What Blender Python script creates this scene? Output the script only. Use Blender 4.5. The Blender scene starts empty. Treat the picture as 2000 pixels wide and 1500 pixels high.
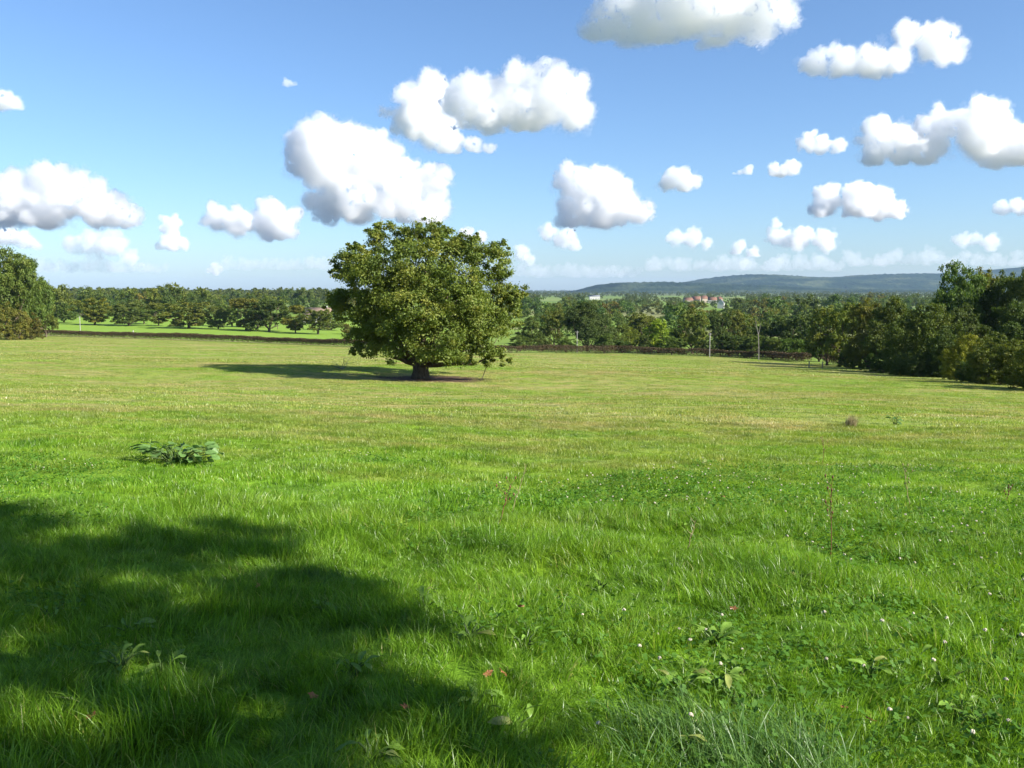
import bpy, bmesh, math, random, time
import numpy as np
from mathutils import Vector, Matrix, Euler, noise as mnoise

T0 = time.time()
SC = bpy.context.scene
COL = SC.collection
R = math.radians

# ------------------------------------------------------------------ camera
FPX = 1732.0                       # focal length in pixels of the 2000 px wide photograph
PITCH = math.atan((750 - 575) / FPX)
EYE = Vector((0.0, 0.0, 1.6))
cam = bpy.data.cameras.new('camera')
cam.sensor_width = 36.0
cam.lens = 36.0 * FPX / 2000.0
cam.clip_start = 0.05
cam.clip_end = 120000.0
camo = bpy.data.objects.new('camera', cam)
COL.objects.link(camo)
camo.location = EYE
camo.rotation_euler = (R(90) - PITCH, 0, 0)
SC.camera = camo

# ------------------------------------------------------------------ sky, sun, exposure
SUN_ELEV, SUN_AZ = R(32.0), R(117.0)      # azimuth clockwise from the view direction (+Y towards +X)
SDIR = Vector((math.cos(SUN_ELEV) * math.sin(SUN_AZ), math.cos(SUN_ELEV) * math.cos(SUN_AZ), math.sin(SUN_ELEV)))
world = bpy.data.worlds.new('World')
SC.world = world
world.use_nodes = True
wn = world.node_tree.nodes
sky = wn.new('ShaderNodeTexSky')
sky.sky_type = 'NISHITA'
sky.sun_disc = False
sky.sun_elevation = SUN_ELEV
sky.sun_rotation = SUN_AZ
sky.altitude = 300
sky.air_density = 1.0
sky.dust_density = 1.0
sky.ozone_density = 6.5
world.node_tree.links.new(sky.outputs[0], wn['Background'].inputs[0])
wn['Background'].inputs[1].default_value = 0.079
sunl = bpy.data.lights.new('sun', 'SUN')
sunl.energy = 5.0
sunl.angle = R(0.55)
sunl.color = (1.0, 0.95, 0.86)
suno = bpy.data.objects.new('sun', sunl)
COL.objects.link(suno)
suno.rotation_euler = SDIR.to_track_quat('Z', 'Y').to_euler()
SC.view_settings.view_transform = 'Standard'
SC.view_settings.look = 'None'
SC.view_settings.exposure = 1.28
SC.view_settings.gamma = 1.0
SC.view_settings.use_curve_mapping = False
SC.cycles.volume_bounces = 26
SC.cycles.max_bounces = 30
SC.cycles.transparent_max_bounces = 16
SC.cycles.use_denoising = True

# ------------------------------------------------------------------ helpers
def tag(o, label=None, cat=None, group=None, kind=None):
    if label: o['label'] = label
    if cat: o['category'] = cat
    if group: o['group'] = group
    if kind: o['kind'] = kind
    return o

def ray(px, py):
    cx, cy = (px - 1000) / FPX, (750 - py) / FPX
    c, s = math.cos(PITCH), math.sin(PITCH)
    return Vector((cx, c + cy * s, -s + cy * c))

def link(name, data, mat=None, parent=None):
    o = bpy.data.objects.new(name, data)
    COL.objects.link(o)
    if mat is not None and not data.materials:
        data.materials.append(mat)
    if parent is not None: o.parent = parent
    return o

def mesh_np(name, verts, faces, smooth=False, mat_idx=None):
    """verts (n,3); faces (m,k) with a constant k."""
    verts = np.asarray(verts, np.float32); faces = np.asarray(faces, np.int32)
    me = bpy.data.meshes.new(name)
    m, k = faces.shape
    me.vertices.add(len(verts)); me.vertices.foreach_set('co', verts.ravel())
    me.loops.add(m * k); me.loops.foreach_set('vertex_index', faces.ravel())
    me.polygons.add(m); me.polygons.foreach_set('loop_start', np.arange(0, m * k, k, dtype=np.int32))
    if smooth: me.polygons.foreach_set('use_smooth', np.ones(m, bool))
    if mat_idx is not None: me.polygons.foreach_set('material_index', np.asarray(mat_idx, np.int32))
    me.update(calc_edges=True)
    return me

class NT:
    """small node-tree helper"""
    def __init__(self, name):
        self.m = bpy.data.materials.new(name); self.m.use_nodes = True
        self.t = self.m.node_tree; self.t.nodes.clear()
        self.out = self.n('ShaderNodeOutputMaterial')
    def n(self, typ, **kw):
        nd = self.t.nodes.new(typ)
        for k, v in kw.items():
            if k == 'ins':
                for i, val in v.items():
                    if hasattr(val, 'is_output'): self.t.links.new(val, nd.inputs[i])
                    else: nd.inputs[i].default_value = val
            else: setattr(nd, k, v)
        return nd
    def l(self, a, b): self.t.links.new(a, b)
    def math(self, op, a, b=None, clamp=False):
        nd = self.n('ShaderNodeMath', operation=op, use_clamp=clamp)
        for i, v in enumerate((a, b)):
            if v is None: continue
            if hasattr(v, 'is_output'): self.l(v, nd.inputs[i])
            else: nd.inputs[i].default_value = v
        return nd.outputs[0]
    def mix(self, fac, a, b, blend='MIX'):
        nd = self.n('ShaderNodeMix', data_type='RGBA', blend_type=blend)
        for s, v in ((nd.inputs['Factor'], fac), (nd.inputs[6], a), (nd.inputs[7], b)):
            if hasattr(v, 'is_output'): self.l(v, s)
            else: s.default_value = v if not isinstance(v, tuple) or len(v) == 4 else (*v, 1)
        return nd.outputs[2]
    def ramp(self, fac, stops):
        nd = self.n('ShaderNodeValToRGB')
        e = nd.color_ramp.elements
        while len(e) < len(stops): e.new(0.5)
        for el, (p, c) in zip(e, stops):
            el.position = p; el.color = (*c, 1) if len(c) == 3 else c
        self.l(fac, nd.inputs[0])
        return nd.outputs[0]
    def noise(self, vec, scale, detail=3.0, rough=0.55):
        nd = self.n('ShaderNodeTexNoise', ins={'Scale': scale, 'Detail': detail, 'Roughness': rough})
        if vec is not None: self.l(vec, nd.inputs['Vector'])
        return nd.outputs[0]
# ------------------------------------------------------------------ lie of the land
OAK = (-7.2, 69.5)

def sstep(a, b, x):
    t = np.clip((x - a) / (b - a), 0, 1); return t * t * (3 - 2 * t)

def H(x, y):
    """height of the ground (m) at x to the right, y ahead of the camera; a slope falling to a flat valley, then slowly rising land."""
    x = np.asarray(x, float); y = np.asarray(y, float)
    r = np.hypot(x, y)
    yc = np.clip(y, -60, 331)
    h = 1.6 + .0795 * yc - .00012 * yc * np.abs(yc)
    h = h + .022 * np.clip(x, -170, 120)
    h = h + .75 * np.tanh((72 - y) / 14) * np.exp(-((y - 72) / 32) ** 2 - ((x - OAK[0]) / 45) ** 2)
    far = np.clip((r - 650) / 3300, 0, 2.4)
    h = h - 20 * far ** 1.1
    roll = .16 * np.sin(x * .21 + .8 * np.sin(y * .13)) * np.sin(y * .17 + 1.3) * np.exp(-(r / 150) ** 2) * sstep(4, 25, r)
    bump = .05 * np.sin(x * 2.9 + 1.3 * np.sin(y * 2.3)) * np.sin(y * 2.5 + 1.4 * np.sin(x * 1.9)) * np.exp(-(r / 16) ** 2) * .7 + .05 * np.sin(x * 1.3 + 1.7 * np.sin(y * .9)) * np.sin(y * 1.1 + 1.1 * np.sin(x * .7)) * np.exp(-(r / 25) ** 2)
    return 1.6 - h + roll + bump

def Hs(x, y): return float(H(x, y))

def onground(px, py):
    """the point of the land seen at a pixel of the photograph"""
    d = ray(px, py); lo, hi = 1.0, None; t = 1.0; prev = 1.0
    while t < 12000:
        if EYE.z + d.z * t <= Hs(d.x * t, d.y * t): hi = t; break
        prev = t; t *= 1.03
    if hi is None: return None
    lo = prev
    for _ in range(30):
        m = (lo + hi) / 2
        if EYE.z + d.z * m <= Hs(d.x * m, d.y * m): hi = m
        else: lo = m
    return Vector((d.x * hi, d.y * hi, Hs(d.x * hi, d.y * hi)))

def at(px, d, py=690):
    v = ray(px, py); x = v.x / v.y * d
    return Vector((x, d, Hs(x, d)))

# the clipped hedge along the far side of the pasture, as a line on the ground
HEDGE_PX = [(-140, 652), (75, 656), (300, 663), (500, 670), (700, 679), (850, 685), (1000, 689), (1200, 691), (1400, 697), (1500, 702), (1578, 709)]
HEDGE = [onground(*p) for p in HEDGE_PX]
HEDGE2 = [onground(1612, 711), onground(1662, 714)]
print('hedge', [(round(p.x), round(p.y)) for p in HEDGE + HEDGE2])
hx = np.array([p.x for p in HEDGE + HEDGE2]); hy = np.array([p.y for p in HEDGE + HEDGE2])

def land_mesh():
    ang = np.concatenate([np.linspace(-38, 38, 260), np.linspace(38, 322, 90)[1:-1]])
    a = np.radians(ang); na = len(a)
    rad = np.concatenate([[0.4], np.geomspace(0.8, 11500, 330)])
    A, Rr = np.meshgrid(a, rad)
    X = np.sin(A) * Rr; Y = np.cos(A) * Rr
    V = np.stack([X, Y, H(X, Y)], -1).reshape(-1, 3)
    i = np.arange(len(rad) - 1)[:, None] * na; j = np.arange(na)[None]; j2 = (j + 1) % na
    F = np.stack([i + j, i + na + j, i + na + j2, i + j2], -1).reshape(-1, 4)[:, ::-1]
    c = len(V); V = np.vstack([V, [[0, 0, Hs(0, 0)]]])
    return mesh_np('ground', V, F, True)

def grass_colour(k):
    """colour of the pasture by place: lush near the camera, strawy drifts further out; shared by the ground and the blades."""
    pos = k.n('ShaderNodeNewGeometry').outputs['Position']
    mp = k.n('ShaderNodeMapping', ins={'Vector': pos, 'Scale': (.55, 1.0, 0.0)}).outputs[0]
    n1 = k.noise(mp, .10, 4, .6)
    n2 = k.noise(mp, .55, 3, .6)
    n3 = k.noise(mp, 2.6, 2, .6)
    sep = k.n('ShaderNodeSeparateXYZ', ins={0: pos})
    d = k.math('MULTIPLY_ADD', sep.outputs[1], 1 / 26.0); d.node.inputs[2].default_value = -.30
    d = k.math('MINIMUM', k.math('MAXIMUM', d, 0.0), .62)
    s = k.math('ADD', k.math('MULTIPLY', k.math('SUBTRACT', n1, .5), 1.9), k.math('MULTIPLY', k.math('SUBTRACT', n2, .5), 1.7))
    s = k.math('ADD', s, k.math('MULTIPLY', k.math('SUBTRACT', n3, .5), .8))
    straw = k.math('ADD', d, k.math('MULTIPLY', s, .75), clamp=True)
    mt = k.n('ShaderNodeMapping', ins={'Vector': pos, 'Scale': (.8, 1.0, 0.0)}).outputs[0]
    tuft = k.ramp(k.noise(mt, 1.15, 4, .65), [(.30, (.50, .62, .55)), (.46, (.92, .95, .9)), (.62, (1.12, 1.08, 1.05)), (.75, (1.3, 1.16, 1.2))])
    return straw, n2, n3, pos, sep, tuft

STRAW = [(0.0, (.148, .285, .017)), (.30, (.185, .290, .026)), (.58, (.235, .280, .055)), (1.0, (.36, .30, .125))]

def ground_mat():
    k = NT('ground')
    straw, n2, n3, pos, sep, tuft = grass_colour(k)
    col = k.mix(1.0, k.ramp(straw, STRAW), tuft, 'MULTIPLY')
    col = k.mix(k.math('MULTIPLY', n3, .35), col, (.05, .055, .02))
    # bare trodden earth under the oak
    o = k.n('ShaderNodeVectorMath', operation='SUBTRACT', ins={0: pos, 1: (OAK[0] + 1.0, OAK[1] - .4, Hs(*OAK))})
    o = k.n('ShaderNodeVectorMath', operation='MULTIPLY', ins={0: o.outputs[0], 1: (1 / 5.2, 1 / 4.2, 0)})
    ln = k.n('ShaderNodeVectorMath', operation='LENGTH', ins={0: o.outputs[0]})
    e = k.math('ADD', ln.outputs['Value'], k.math('MULTIPLY', k.math('SUBTRACT', n2, .5), 1.4))
    soil = k.ramp(e, [(.75, (1, 1, 1)), (1.05, (0, 0, 0))])
    col = k.mix(soil, col, (.085, .052, .034))
    # fields of the valley beyond the hedge
    vm = k.n('ShaderNodeMapping', ins={'Vector': pos, 'Scale': (1 / 210, 1 / 130, 0)})
    vo = k.n('ShaderNodeTexVoronoi', ins={'Vector': vm.outputs[0], 'Scale': 1.0, 'Randomness': .85})
    h = k.n('ShaderNodeSeparateColor', ins={0: vo.outputs['Color']})
    fcol = k.ramp(h.outputs[0], [(0, (.125, .205, .026)), (.35, (.145, .22, .034)), (.6, (.15, .19, .055)), (.8, (.19, .18, .08)), (.93, (.095, .155, .032))])
    fn = k.noise(pos, .05, 4, .6)
    fcol = k.mix(k.math('MULTIPLY', fn, .35), fcol, (.11, .15, .03))
    far = k.n('ShaderNodeVectorMath', operation='LENGTH', ins={0: pos}).outputs['Value']
    far = k.math('MULTIPLY', k.math('SUBTRACT', far, 2200.0), 1 / 1800.0, clamp=True)
    fcol = k.mix(k.math('MULTIPLY', far, .8), fcol, (.055, .062, .034))
    # the bright meadow behind the left part of the hedge
    my = k.math('MULTIPLY', k.math('SUBTRACT', 455.0, sep.outputs[1]), .1, clamp=True)
    mxx = k.math('MULTIPLY', k.math('SUBTRACT', -8.0, sep.outputs[0]), .2, clamp=True)
    fcol = k.mix(k.math('MULTIPLY', my, mxx), fcol, k.mix(fn, (.14, .25, .028), (.20, .28, .04)))
    bd = k.n('ShaderNodeAttribute', attribute_name='beyond')
    col = k.mix(bd.outputs['Fac'], col, fcol)
    bmp = k.n('ShaderNodeBump', ins={'Strength': .6, 'Distance': .06, 'Height': k.noise(pos, 9.0, 4, .7)})
    b = k.n('ShaderNodeBsdfPrincipled', ins={'Base Color': col, 'Roughness': .95, 'Specular IOR Level': .1, 'Normal': bmp.outputs[0]})
    k.l(b.outputs[0], k.out.inputs[0])
    return k.m

gm = land_mesh()
co = np.empty(len(gm.vertices) * 3, np.float32); gm.vertices.foreach_get('co', co); co = co.reshape(-1, 3)
order = np.argsort(hx)
lim = np.interp(co[:, 0], hx[order], hy[order])
at_b = gm.attributes.new('beyond', 'FLOAT', 'POINT')
at_b.data.foreach_set('value', np.maximum(np.clip((co[:, 1] - lim) / 4 + .5, 0, 1), np.clip((np.hypot(co[:, 0], co[:, 1]) - 300) / 60, 0, 1) * (co[:, 1] < 100)).astype(np.float32))
ground = tag(link('ground', gm, ground_mat()), kind='structure')

# ------------------------------------------------------------------ far wooded hills
def hill(name, prof, dist, depth, foot, amp, seed, cols):
    px = np.array([p[0] for p in prof], float); py = np.array([p[1] for p in prof], float)
    s = dist / FPX
    xs = np.arange(px[0], px[-1], 3.0)
    top = (575 - np.interp(xs, px, py)) * s + 1.6
    k = np.exp(-np.linspace(-2, 2, 9) ** 2); k /= k.sum()
    tp = np.pad(top, 4, mode='edge'); top = np.convolve(tp, k, 'valid')
    rows = np.concatenate([np.linspace(0, 1, 46), np.linspace(1, 2, 10)[1:]])
    V = np.zeros((len(rows), len(xs), 3))
    for i, t in enumerate(rows):
        y = dist - depth + depth * t
        X = (xs - 1000) / FPX * dist
        w = math.sin(min(t, 1) * math.pi / 2) ** 1.25 if t <= 1 else math.cos((t - 1) * math.pi / 2)
        z = foot + (top - foot) * w
        V[i, :, 0] = X; V[i, :, 1] = y; V[i, :, 2] = z
    V = V.reshape(-1, 3)
    for q in V:
        a = mnoise.noise(Vector((q[0] / 420 + seed, q[1] / 420, 0))) * amp * 1.3
        w = np.clip((q[2] - foot) / 50, 0, 1)
        q[2] += (a * .6 * (1 if q[1] < dist - depth * .25 else .25) + mnoise.noise(Vector((q[0] / 22, q[1] / 40, seed))) * amp * .6) * w
    n = len(xs)
    i = np.arange(len(rows) - 1)[:, None] * n; j = np.arange(n - 1)[None]
    F = np.stack([i + j, i + j + 1, i + n + j + 1, i + n + j], -1).reshape(-1, 4)
    k_ = NT('hill_wood')
    pos = k_.n('ShaderNodeNewGeometry').outputs['Position']
    n1 = k_.noise(pos, .004, 4, .6); n2 = k_.noise(pos, .035, 3, .7)
    c = k_.ramp(n1, [(.38, cols[0]), (.50, cols[1]), (.62, cols[2])])
    c = k_.mix(k_.math('MULTIPLY', n2, .6), c, (.02, .035, .015))
    bmp = k_.n('ShaderNodeBump', ins={'Strength': 1.0, 'Distance': 9.0, 'Height': k_.noise(pos, .06, 3, .6)})
    b = k_.n('ShaderNodeBsdfDiffuse', ins={'Color': c, 'Normal': bmp.outputs[0]})
    k_.l(b.outputs[0], k_.out.inputs[0])
    return tag(link(name, mesh_np(name, V, F, True), k_.m), kind='structure')

hill('hill', [(1240, 590), (1300, 562), (1350, 550), (1400, 541.5), (1450, 537), (1500, 538.5), (1560, 542), (1620, 543), (1700, 537.5), (1760, 535.5), (1850, 535.5), (1900, 531), (1950, 526), (2000, 522), (2100, 520), (2300, 524), (2500, 540), (2700, 570)],
     7200, 1700, 4, 22, 3.0, [(.010, .020, .010), (.026, .044, .020), (.085, .10, .045)])
hill('hill', [(1060, 584), (1100, 571), (1130, 566), (1160, 558), (1200, 553), (1290, 551.5), (1350, 553), (1420, 556), (1500, 560), (1600, 564), (1750, 566), (1950, 566), (2200, 572)],
     5300, 900, 2, 14, 9.0, [(.008, .017, .009), (.02, .035, .016), (.06, .075, .032)])
print('land', time.time() - T0)
# ------------------------------------------------------------------ clouds: real cumulus at their real distance, lit by the sun
def ico(sub):
    bm = bmesh.new(); bmesh.ops.create_icosphere(bm, subdivisions=sub, radius=1.0)
    v = np.array([x.co[:] for x in bm.verts]); f = np.array([[q.index for q in p.verts] for p in bm.faces]); bm.free()
    return v, f
ICO1, ICO2, ICO3 = ico(1), ico(2), ico(3)

def vol_mat(density, aniso):
    k = NT('cloud_vapour')
    v = k.n('ShaderNodeVolumePrincipled', ins={'Color': (1, 1, 1, 1), 'Density': density, 'Anisotropy': aniso})
    k.l(v.outputs[0], k.out.inputs['Volume'])
    return k.m

SHELLS = (("wisp", 1.13, .09, .60, 1.7), ("fringe", .99, .28, .50, 1.35), ("core", .85, .80, .44, 1.2))   # name, radius, share of density, ruggedness, detail

def cloud(label, base_y, blobs, tau=8.0, seed=0, alt=1000.0):
    """blobs: (x, y, radius) as seen in the photograph; the cloud stands where a cloud base at that height would be seen there."""
    rng = np.random.default_rng(seed)
    dist = min(alt / ((575 - base_y) / FPX), 26000.0)
    s = dist / FPX
    zb = 1.6 + dist * (575 - base_y) / FPX
    big = np.median([b[2] for b in blobs]) * s
    offs = Vector(rng.uniform(-50, 50, 3))
    sph = []
    for (bx, by, br) in blobs:
        d = ray(bx, by); c = np.array(d * (dist / d.y)) + np.array([0, 0, 1.6]); r = br * s
        c[1] += rng.uniform(-.6, .6) * r
        sph.append((c, r * .84, 0))
        for _ in range(12):
            u = rng.normal(size=3); u[2] = u[2] * .75 + .4; u /= np.linalg.norm(u)
            r2 = r * rng.uniform(.22, .46); c2 = c + u * (r * .82)
            sph.append((c2, r2, 0))
            for _ in range(5):
                w = rng.normal(size=3) + u * 1.0; w[2] += .3; w /= np.linalg.norm(w)
                sph.append((c2 + w * r2 * .95, r2 * rng.uniform(.25, .5), 1))
        for _ in range(4):                       # loose shreds round the edge
            u = rng.normal(size=3); u[1] *= .4; u[2] *= .6; u /= np.linalg.norm(u)
            sph.append((c + u * r * rng.uniform(1.0, 1.3), r * rng.uniform(.10, .22), 2))
    lev = np.array([x[2] for x in sph])
    cen0 = np.array([x[0] for x in sph]); rad0 = np.array([x[1] for x in sph])
    org = cen0.mean(0)
    root = bpy.data.objects.new('cloud', None); COL.objects.link(root); root.location = org
    root.empty_display_size = big
    tag(root, label, 'cloud', 'cumulus clouds in the blue sky')
    for name, mul, share, rug, det in SHELLS:
        use = lev <= (2 if name == 'wisp' else 1)
        cen, rad = cen0[use], rad0[use] * mul
        v, f = ICO2
        V = (v[None] * rad[:, None, None] + cen[:, None]).reshape(-1, 3)
        F = (f[None] + (np.arange(len(cen)) * len(v))[:, None, None]).reshape(-1, 3)
        low = V[:, 2] < zb
        V[low, 2] = zb + (V[low, 2] - zb) * .3
        src = mesh_np('cloud_src', V - org, F)
        o = bpy.data.objects.new('cloud_src', src); COL.objects.link(o)
        m = o.modifiers.new('r', 'REMESH'); m.mode = 'VOXEL'; m.voxel_size = max(2.3 * s, big / 24); m.use_smooth_shade = True
        dg = bpy.context.evaluated_depsgraph_get()
        me = bpy.data.meshes.new_from_object(o.evaluated_get(dg))
        bpy.data.objects.remove(o); bpy.data.meshes.remove(src)
        n = len(me.vertices); co = np.empty(n * 3, np.float32); me.vertices.foreach_get('co', co); co = co.reshape(-1, 3)
        no = np.empty(n * 3, np.float32); me.vertices.foreach_get('normal', no); no = no.reshape(-1, 3)
        k1, k2 = 1 / (big * .8), det / (big * .30)
        h = np.empty(n); nz = mnoise.noise
        for i, p in enumerate(co):
            q = Vector(p)
            h[i] = .8 * nz(q * k1 + offs) + .9 * (.35 - abs(nz(q * k2 + offs))) + .6 * (.35 - abs(nz(q * (k2 * 2.2) + offs))) + .42 * (.3 - abs(nz(q * (k2 * 4.6) + offs)))
        amp = np.where(co[:, 2] + org[2] < zb + big * .2, .45, 1.0)
        co += no * (h * amp * rug * big)[:, None]
        me.vertices.foreach_set('co', co.ravel().astype(np.float32)); me.update()
        link(name, me, vol_mat(share * tau / (2 * big), .5 if tau > 3.0 else .15), root)
    return root

def cloud_bank(label, base_y, x0, x1, th, tau, seed):
    """thin flat layer of vapour low over the horizon, ragged along its top"""
    rng = np.random.default_rng(seed); bl = []
    n = int((x1 - x0) / (th * .55))
    for i in range(n):
        bl.append((x0 + (x1 - x0) * (i + rng.uniform()) / n, base_y - th * rng.uniform(.1, .7), th * rng.uniform(.35, .8)))
    return cloud(label, base_y, bl, tau, seed, alt=900.0)

CLOUDS = [
 ('large white cloud cut off by the top edge of the photo', 97, [(1190,60,45),(1255,40,68),(1340,15,82),(1430,5,82),(1500,0,55),(1400,70,36),(1155,72,20),(1300,75,30)], 8),
 ('long two-lobed white cloud at upper right, its right lobe higher', 160, [(1595,128,26),(1640,132,30),(1700,122,37),(1750,118,32),(1775,70,24),(1830,82,36),(1852,102,26),(1600,100,10)], 7),
 ('broad white cloud with a lumpy top, touching the curled cloud on its left', 262, [(920,200,46),(985,200,52),(1050,195,56),(1110,185,46),(1130,225,28),(1040,225,42),(1080,155,26),(1010,160,26)], 12),
 ('white cloud curled like the letter C high above the lone oak', 304, [(840,165,30),(868,188,34),(820,205,38),(795,230,34),(845,250,42),(880,282,24),(925,290,18),(955,293,13),(755,222,12)], 9),
 ('tall bright cumulus directly above the crown of the lone oak', 440, [(640,310,62),(690,300,52),(730,330,48),(612,300,42),(660,345,55),(790,352,36),(840,362,32),(650,265,24),(720,285,28),(780,400,42),(842,412,32),(700,405,44),(650,392,36)], 15),
 ('big white heaped cloud low on the left edge of the sky', 448, [(90,372,42),(130,385,50),(50,390,42),(180,402,42),(220,420,32),(20,410,34),(100,418,44),(250,428,18),(-30,415,40)], 15),
 ('flat-bottomed white cloud between the oak and the big left heap', 470, [(425,430,24),(465,437,27),(520,432,36),(558,440,26),(575,422,14)], 12),
 ('pale cloud low on the left, just over the tall left trees', 490, [(10,462,22),(45,472,18),(-20,465,28),(70,480,10)], 6),
 ('hazy ragged cloud under the big left heap', 520, [(140,478,20),(190,475,24),(225,480,24),(250,505,16),(275,518,8)], 3.5),
 ('pair of small stacked puffs of cloud right of the big left heap', 490, [(335,440,19),(335,474,21),(362,482,10),(312,482,9)], 5),
 ('square-topped white cloud standing right of the oak crown', 448, [(1118,365,32),(1160,365,35),(1195,360,30),(1225,400,34),(1180,412,40),(1130,412,34),(1252,420,22)], 13),
 ('single round white puff right of the square-topped cloud', 380, [(1308,357,20),(1340,357,21),(1322,348,17)], 8),
 ('small oblong puff under the upper right two-lobed cloud', 350, [(1508,334,14),(1545,330,16),(1526,337,15)], 6),
 ('tiny wisp of cloud left of the small oblong puff', 346, [(1460,334,11),(1444,339,6),(1434,340,4)], 2),
 ('ragged small cloud left of the big right-hand cloud', 305, [(1578,278,18),(1608,285,20),(1635,286,15),(1588,262,8)], 4.5),
 ('big bright cloud running off the right edge of the sky', 325, [(1720,265,32),(1760,277,36),(1830,252,36),(1860,233,24),(1900,270,48),(1960,288,42),(1712,298,24),(1800,300,28),(1926,226,9),(2020,300,50)], 13),
 ('flat white cloud above the blue hills with a knob at its left end', 430, [(1622,382,24),(1610,405,22),(1670,397,32),(1720,402,32),(1757,412,17),(1680,375,16)], 12),
 ('small cloud cut off by the right edge above the tall trees', 421, [(1958,409,15),(1992,406,19),(2020,408,18)], 5),
 ('soft lone puff on the left edge high in the sky', 224, [(12,200,20),(34,208,13),(-12,205,25)], 5),
 ('faint cloud below the square-topped one', 490, [(1070,456,17),(1100,467,22),(1120,482,13)], 4),
 ('faint low cloud just right of the oak crown', 522, [(1018,497,17),(1034,510,12)], 3),
 ('pale low cloud above the red roofed village', 492, [(1318,466,16),(1355,466,20),(1380,477,12)], 4),
 ('long pale lumpy cloud low above the blue hills', 500, [(1514,440,9),(1520,465,20),(1560,467,23),(1610,472,23),(1440,487,14),(1470,497,14)], 5),
 ('very faint cloud bank low above the tall right-hand trees', 492, [(1875,470,15),(1930,476,18),(1905,468,14)], 2.5),
 ('small white cloud peeping out behind the right shoulder of the oak', 478, [(912,456,12),(940,464,13)], 9),
 ('tiny pinkish puff low over the left-hand wood', 540, [(422,528,12)], 4),
 ('faint thin wisp high up left of the curled cloud', 178, [(560,165,11),(575,168,8)], 1.6),
]
for i, (lab, by, bl, tau) in enumerate(CLOUDS):
    cloud(lab, by, bl, tau * (0.44 if tau > 6 else .38), seed=100 + i)
for i, a in enumerate([('long faint bank of cloud low over the left-hand wood', 532, 60, 330, 22, .3), ('thin pale bank of cloud low between the left wood and the oak', 527, 420, 640, 20, .26),
                       ('pale bank of cloud low over the plain right of the oak', 540, 1010, 1250, 20, .26), ('wide faint bank of cloud low above the village', 528, 1270, 1640, 24, .32),
                       ('faint bank of cloud just above the right end of the hills', 518, 1650, 2010, 26, .28)]):
    cloud_bank(*a, seed=300 + i)
print('clouds', time.time() - T0)
# ------------------------------------------------------------------ trees
def leaf_mat(name, a, b, c, trans=.32):
    k = NT(name)
    oi = k.n('ShaderNodeObjectInfo')
    tone = k.n('ShaderNodeAttribute', attribute_name='tone').outputs['Fac']
    tc = k.n('ShaderNodeTexCoord').outputs['Object']
    n = k.noise(tc, .55, 3, .6)
    f = k.math('ADD', k.math('MULTIPLY', tone, .55), k.math('MULTIPLY', k.math('SUBTRACT', n, .28), .9), clamp=True)
    col = k.ramp(f, [(.12, a), (.5, b), (.92, c)])
    col = k.mix(1.0, col, oi.outputs['Color'], 'MULTIPLY')
    df = k.n('ShaderNodeBsdfDiffuse', ins={'Color': col})
    tr = k.n('ShaderNodeBsdfTranslucent', ins={'Color': k.mix(1.0, col, (1.15, 1.2, .55), 'MULTIPLY')})
    mx = k.n('ShaderNodeMixShader', ins={0: trans, 1: df.outputs[0], 2: tr.outputs[0]})
    gl = k.n('ShaderNodeBsdfGlossy', ins={'Color': (1, 1, 1, 1), 'Roughness': .6})
    m2 = k.n('ShaderNodeMixShader', ins={0: .012, 1: mx.outputs[0], 2: gl.outputs[0]})
    k.l(m2.outputs[0], k.out.inputs[0])
    return k.m

def bark_mat():
    k = NT('bark')
    tc = k.n('ShaderNodeTexCoord').outputs['Object']
    mp = k.n('ShaderNodeMapping', ins={'Vector': tc, 'Scale': (6, 6, 1.2)})
    n = k.noise(mp.outputs[0], 1.6, 5, .7)
    col = k.ramp(n, [(.3, (.045, .034, .025)), (.55, (.11, .085, .06)), (.75, (.16, .14, .105))])
    bmp = k.n('ShaderNodeBump', ins={'Strength': .9, 'Distance': .08, 'Height': n})
    b = k.n('ShaderNodeBsdfDiffuse', ins={'Color': col, 'Normal': bmp.outputs[0]})
    k.l(b.outputs[0], k.out.inputs[0])
    return k.m

LEAF = leaf_mat('oak_leaves', (.048, .074, .014), (.090, .118, .022), (.165, .155, .034))
BARK = bark_mat()

def unit(v): return v / np.maximum(np.linalg.norm(v, axis=-1, keepdims=True), 1e-9)

def leaves_np(centres, outward, size, rng, up=.5, rnd=.75, aspect=.62, tone=None):
    """one leaf (a folded kite of four corners) at every centre, facing more or less outward and up"""
    n = len(centres)
    nrm = unit(outward * .55 + np.array([0, 0, up]) + rng.normal(size=(n, 3)) * rnd)
    t = unit(np.cross(nrm, rng.normal(size=(n, 3)))); b = np.cross(nrm, t)
    s = (size * rng.uniform(.6, 1.35, n))[:, None]
    V = np.stack([centres - t * s * .5, centres + b * s * aspect * .5 + nrm * s * .12, centres + t * s * .5, centres - b * s * aspect * .5 + nrm * s * .12], 1).reshape(-1, 3)
    F = np.arange(n * 4).reshape(-1, 4)
    tn = rng.uniform(0, 1, n) if tone is None else tone
    return V, F, np.repeat(tn, 4)

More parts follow.
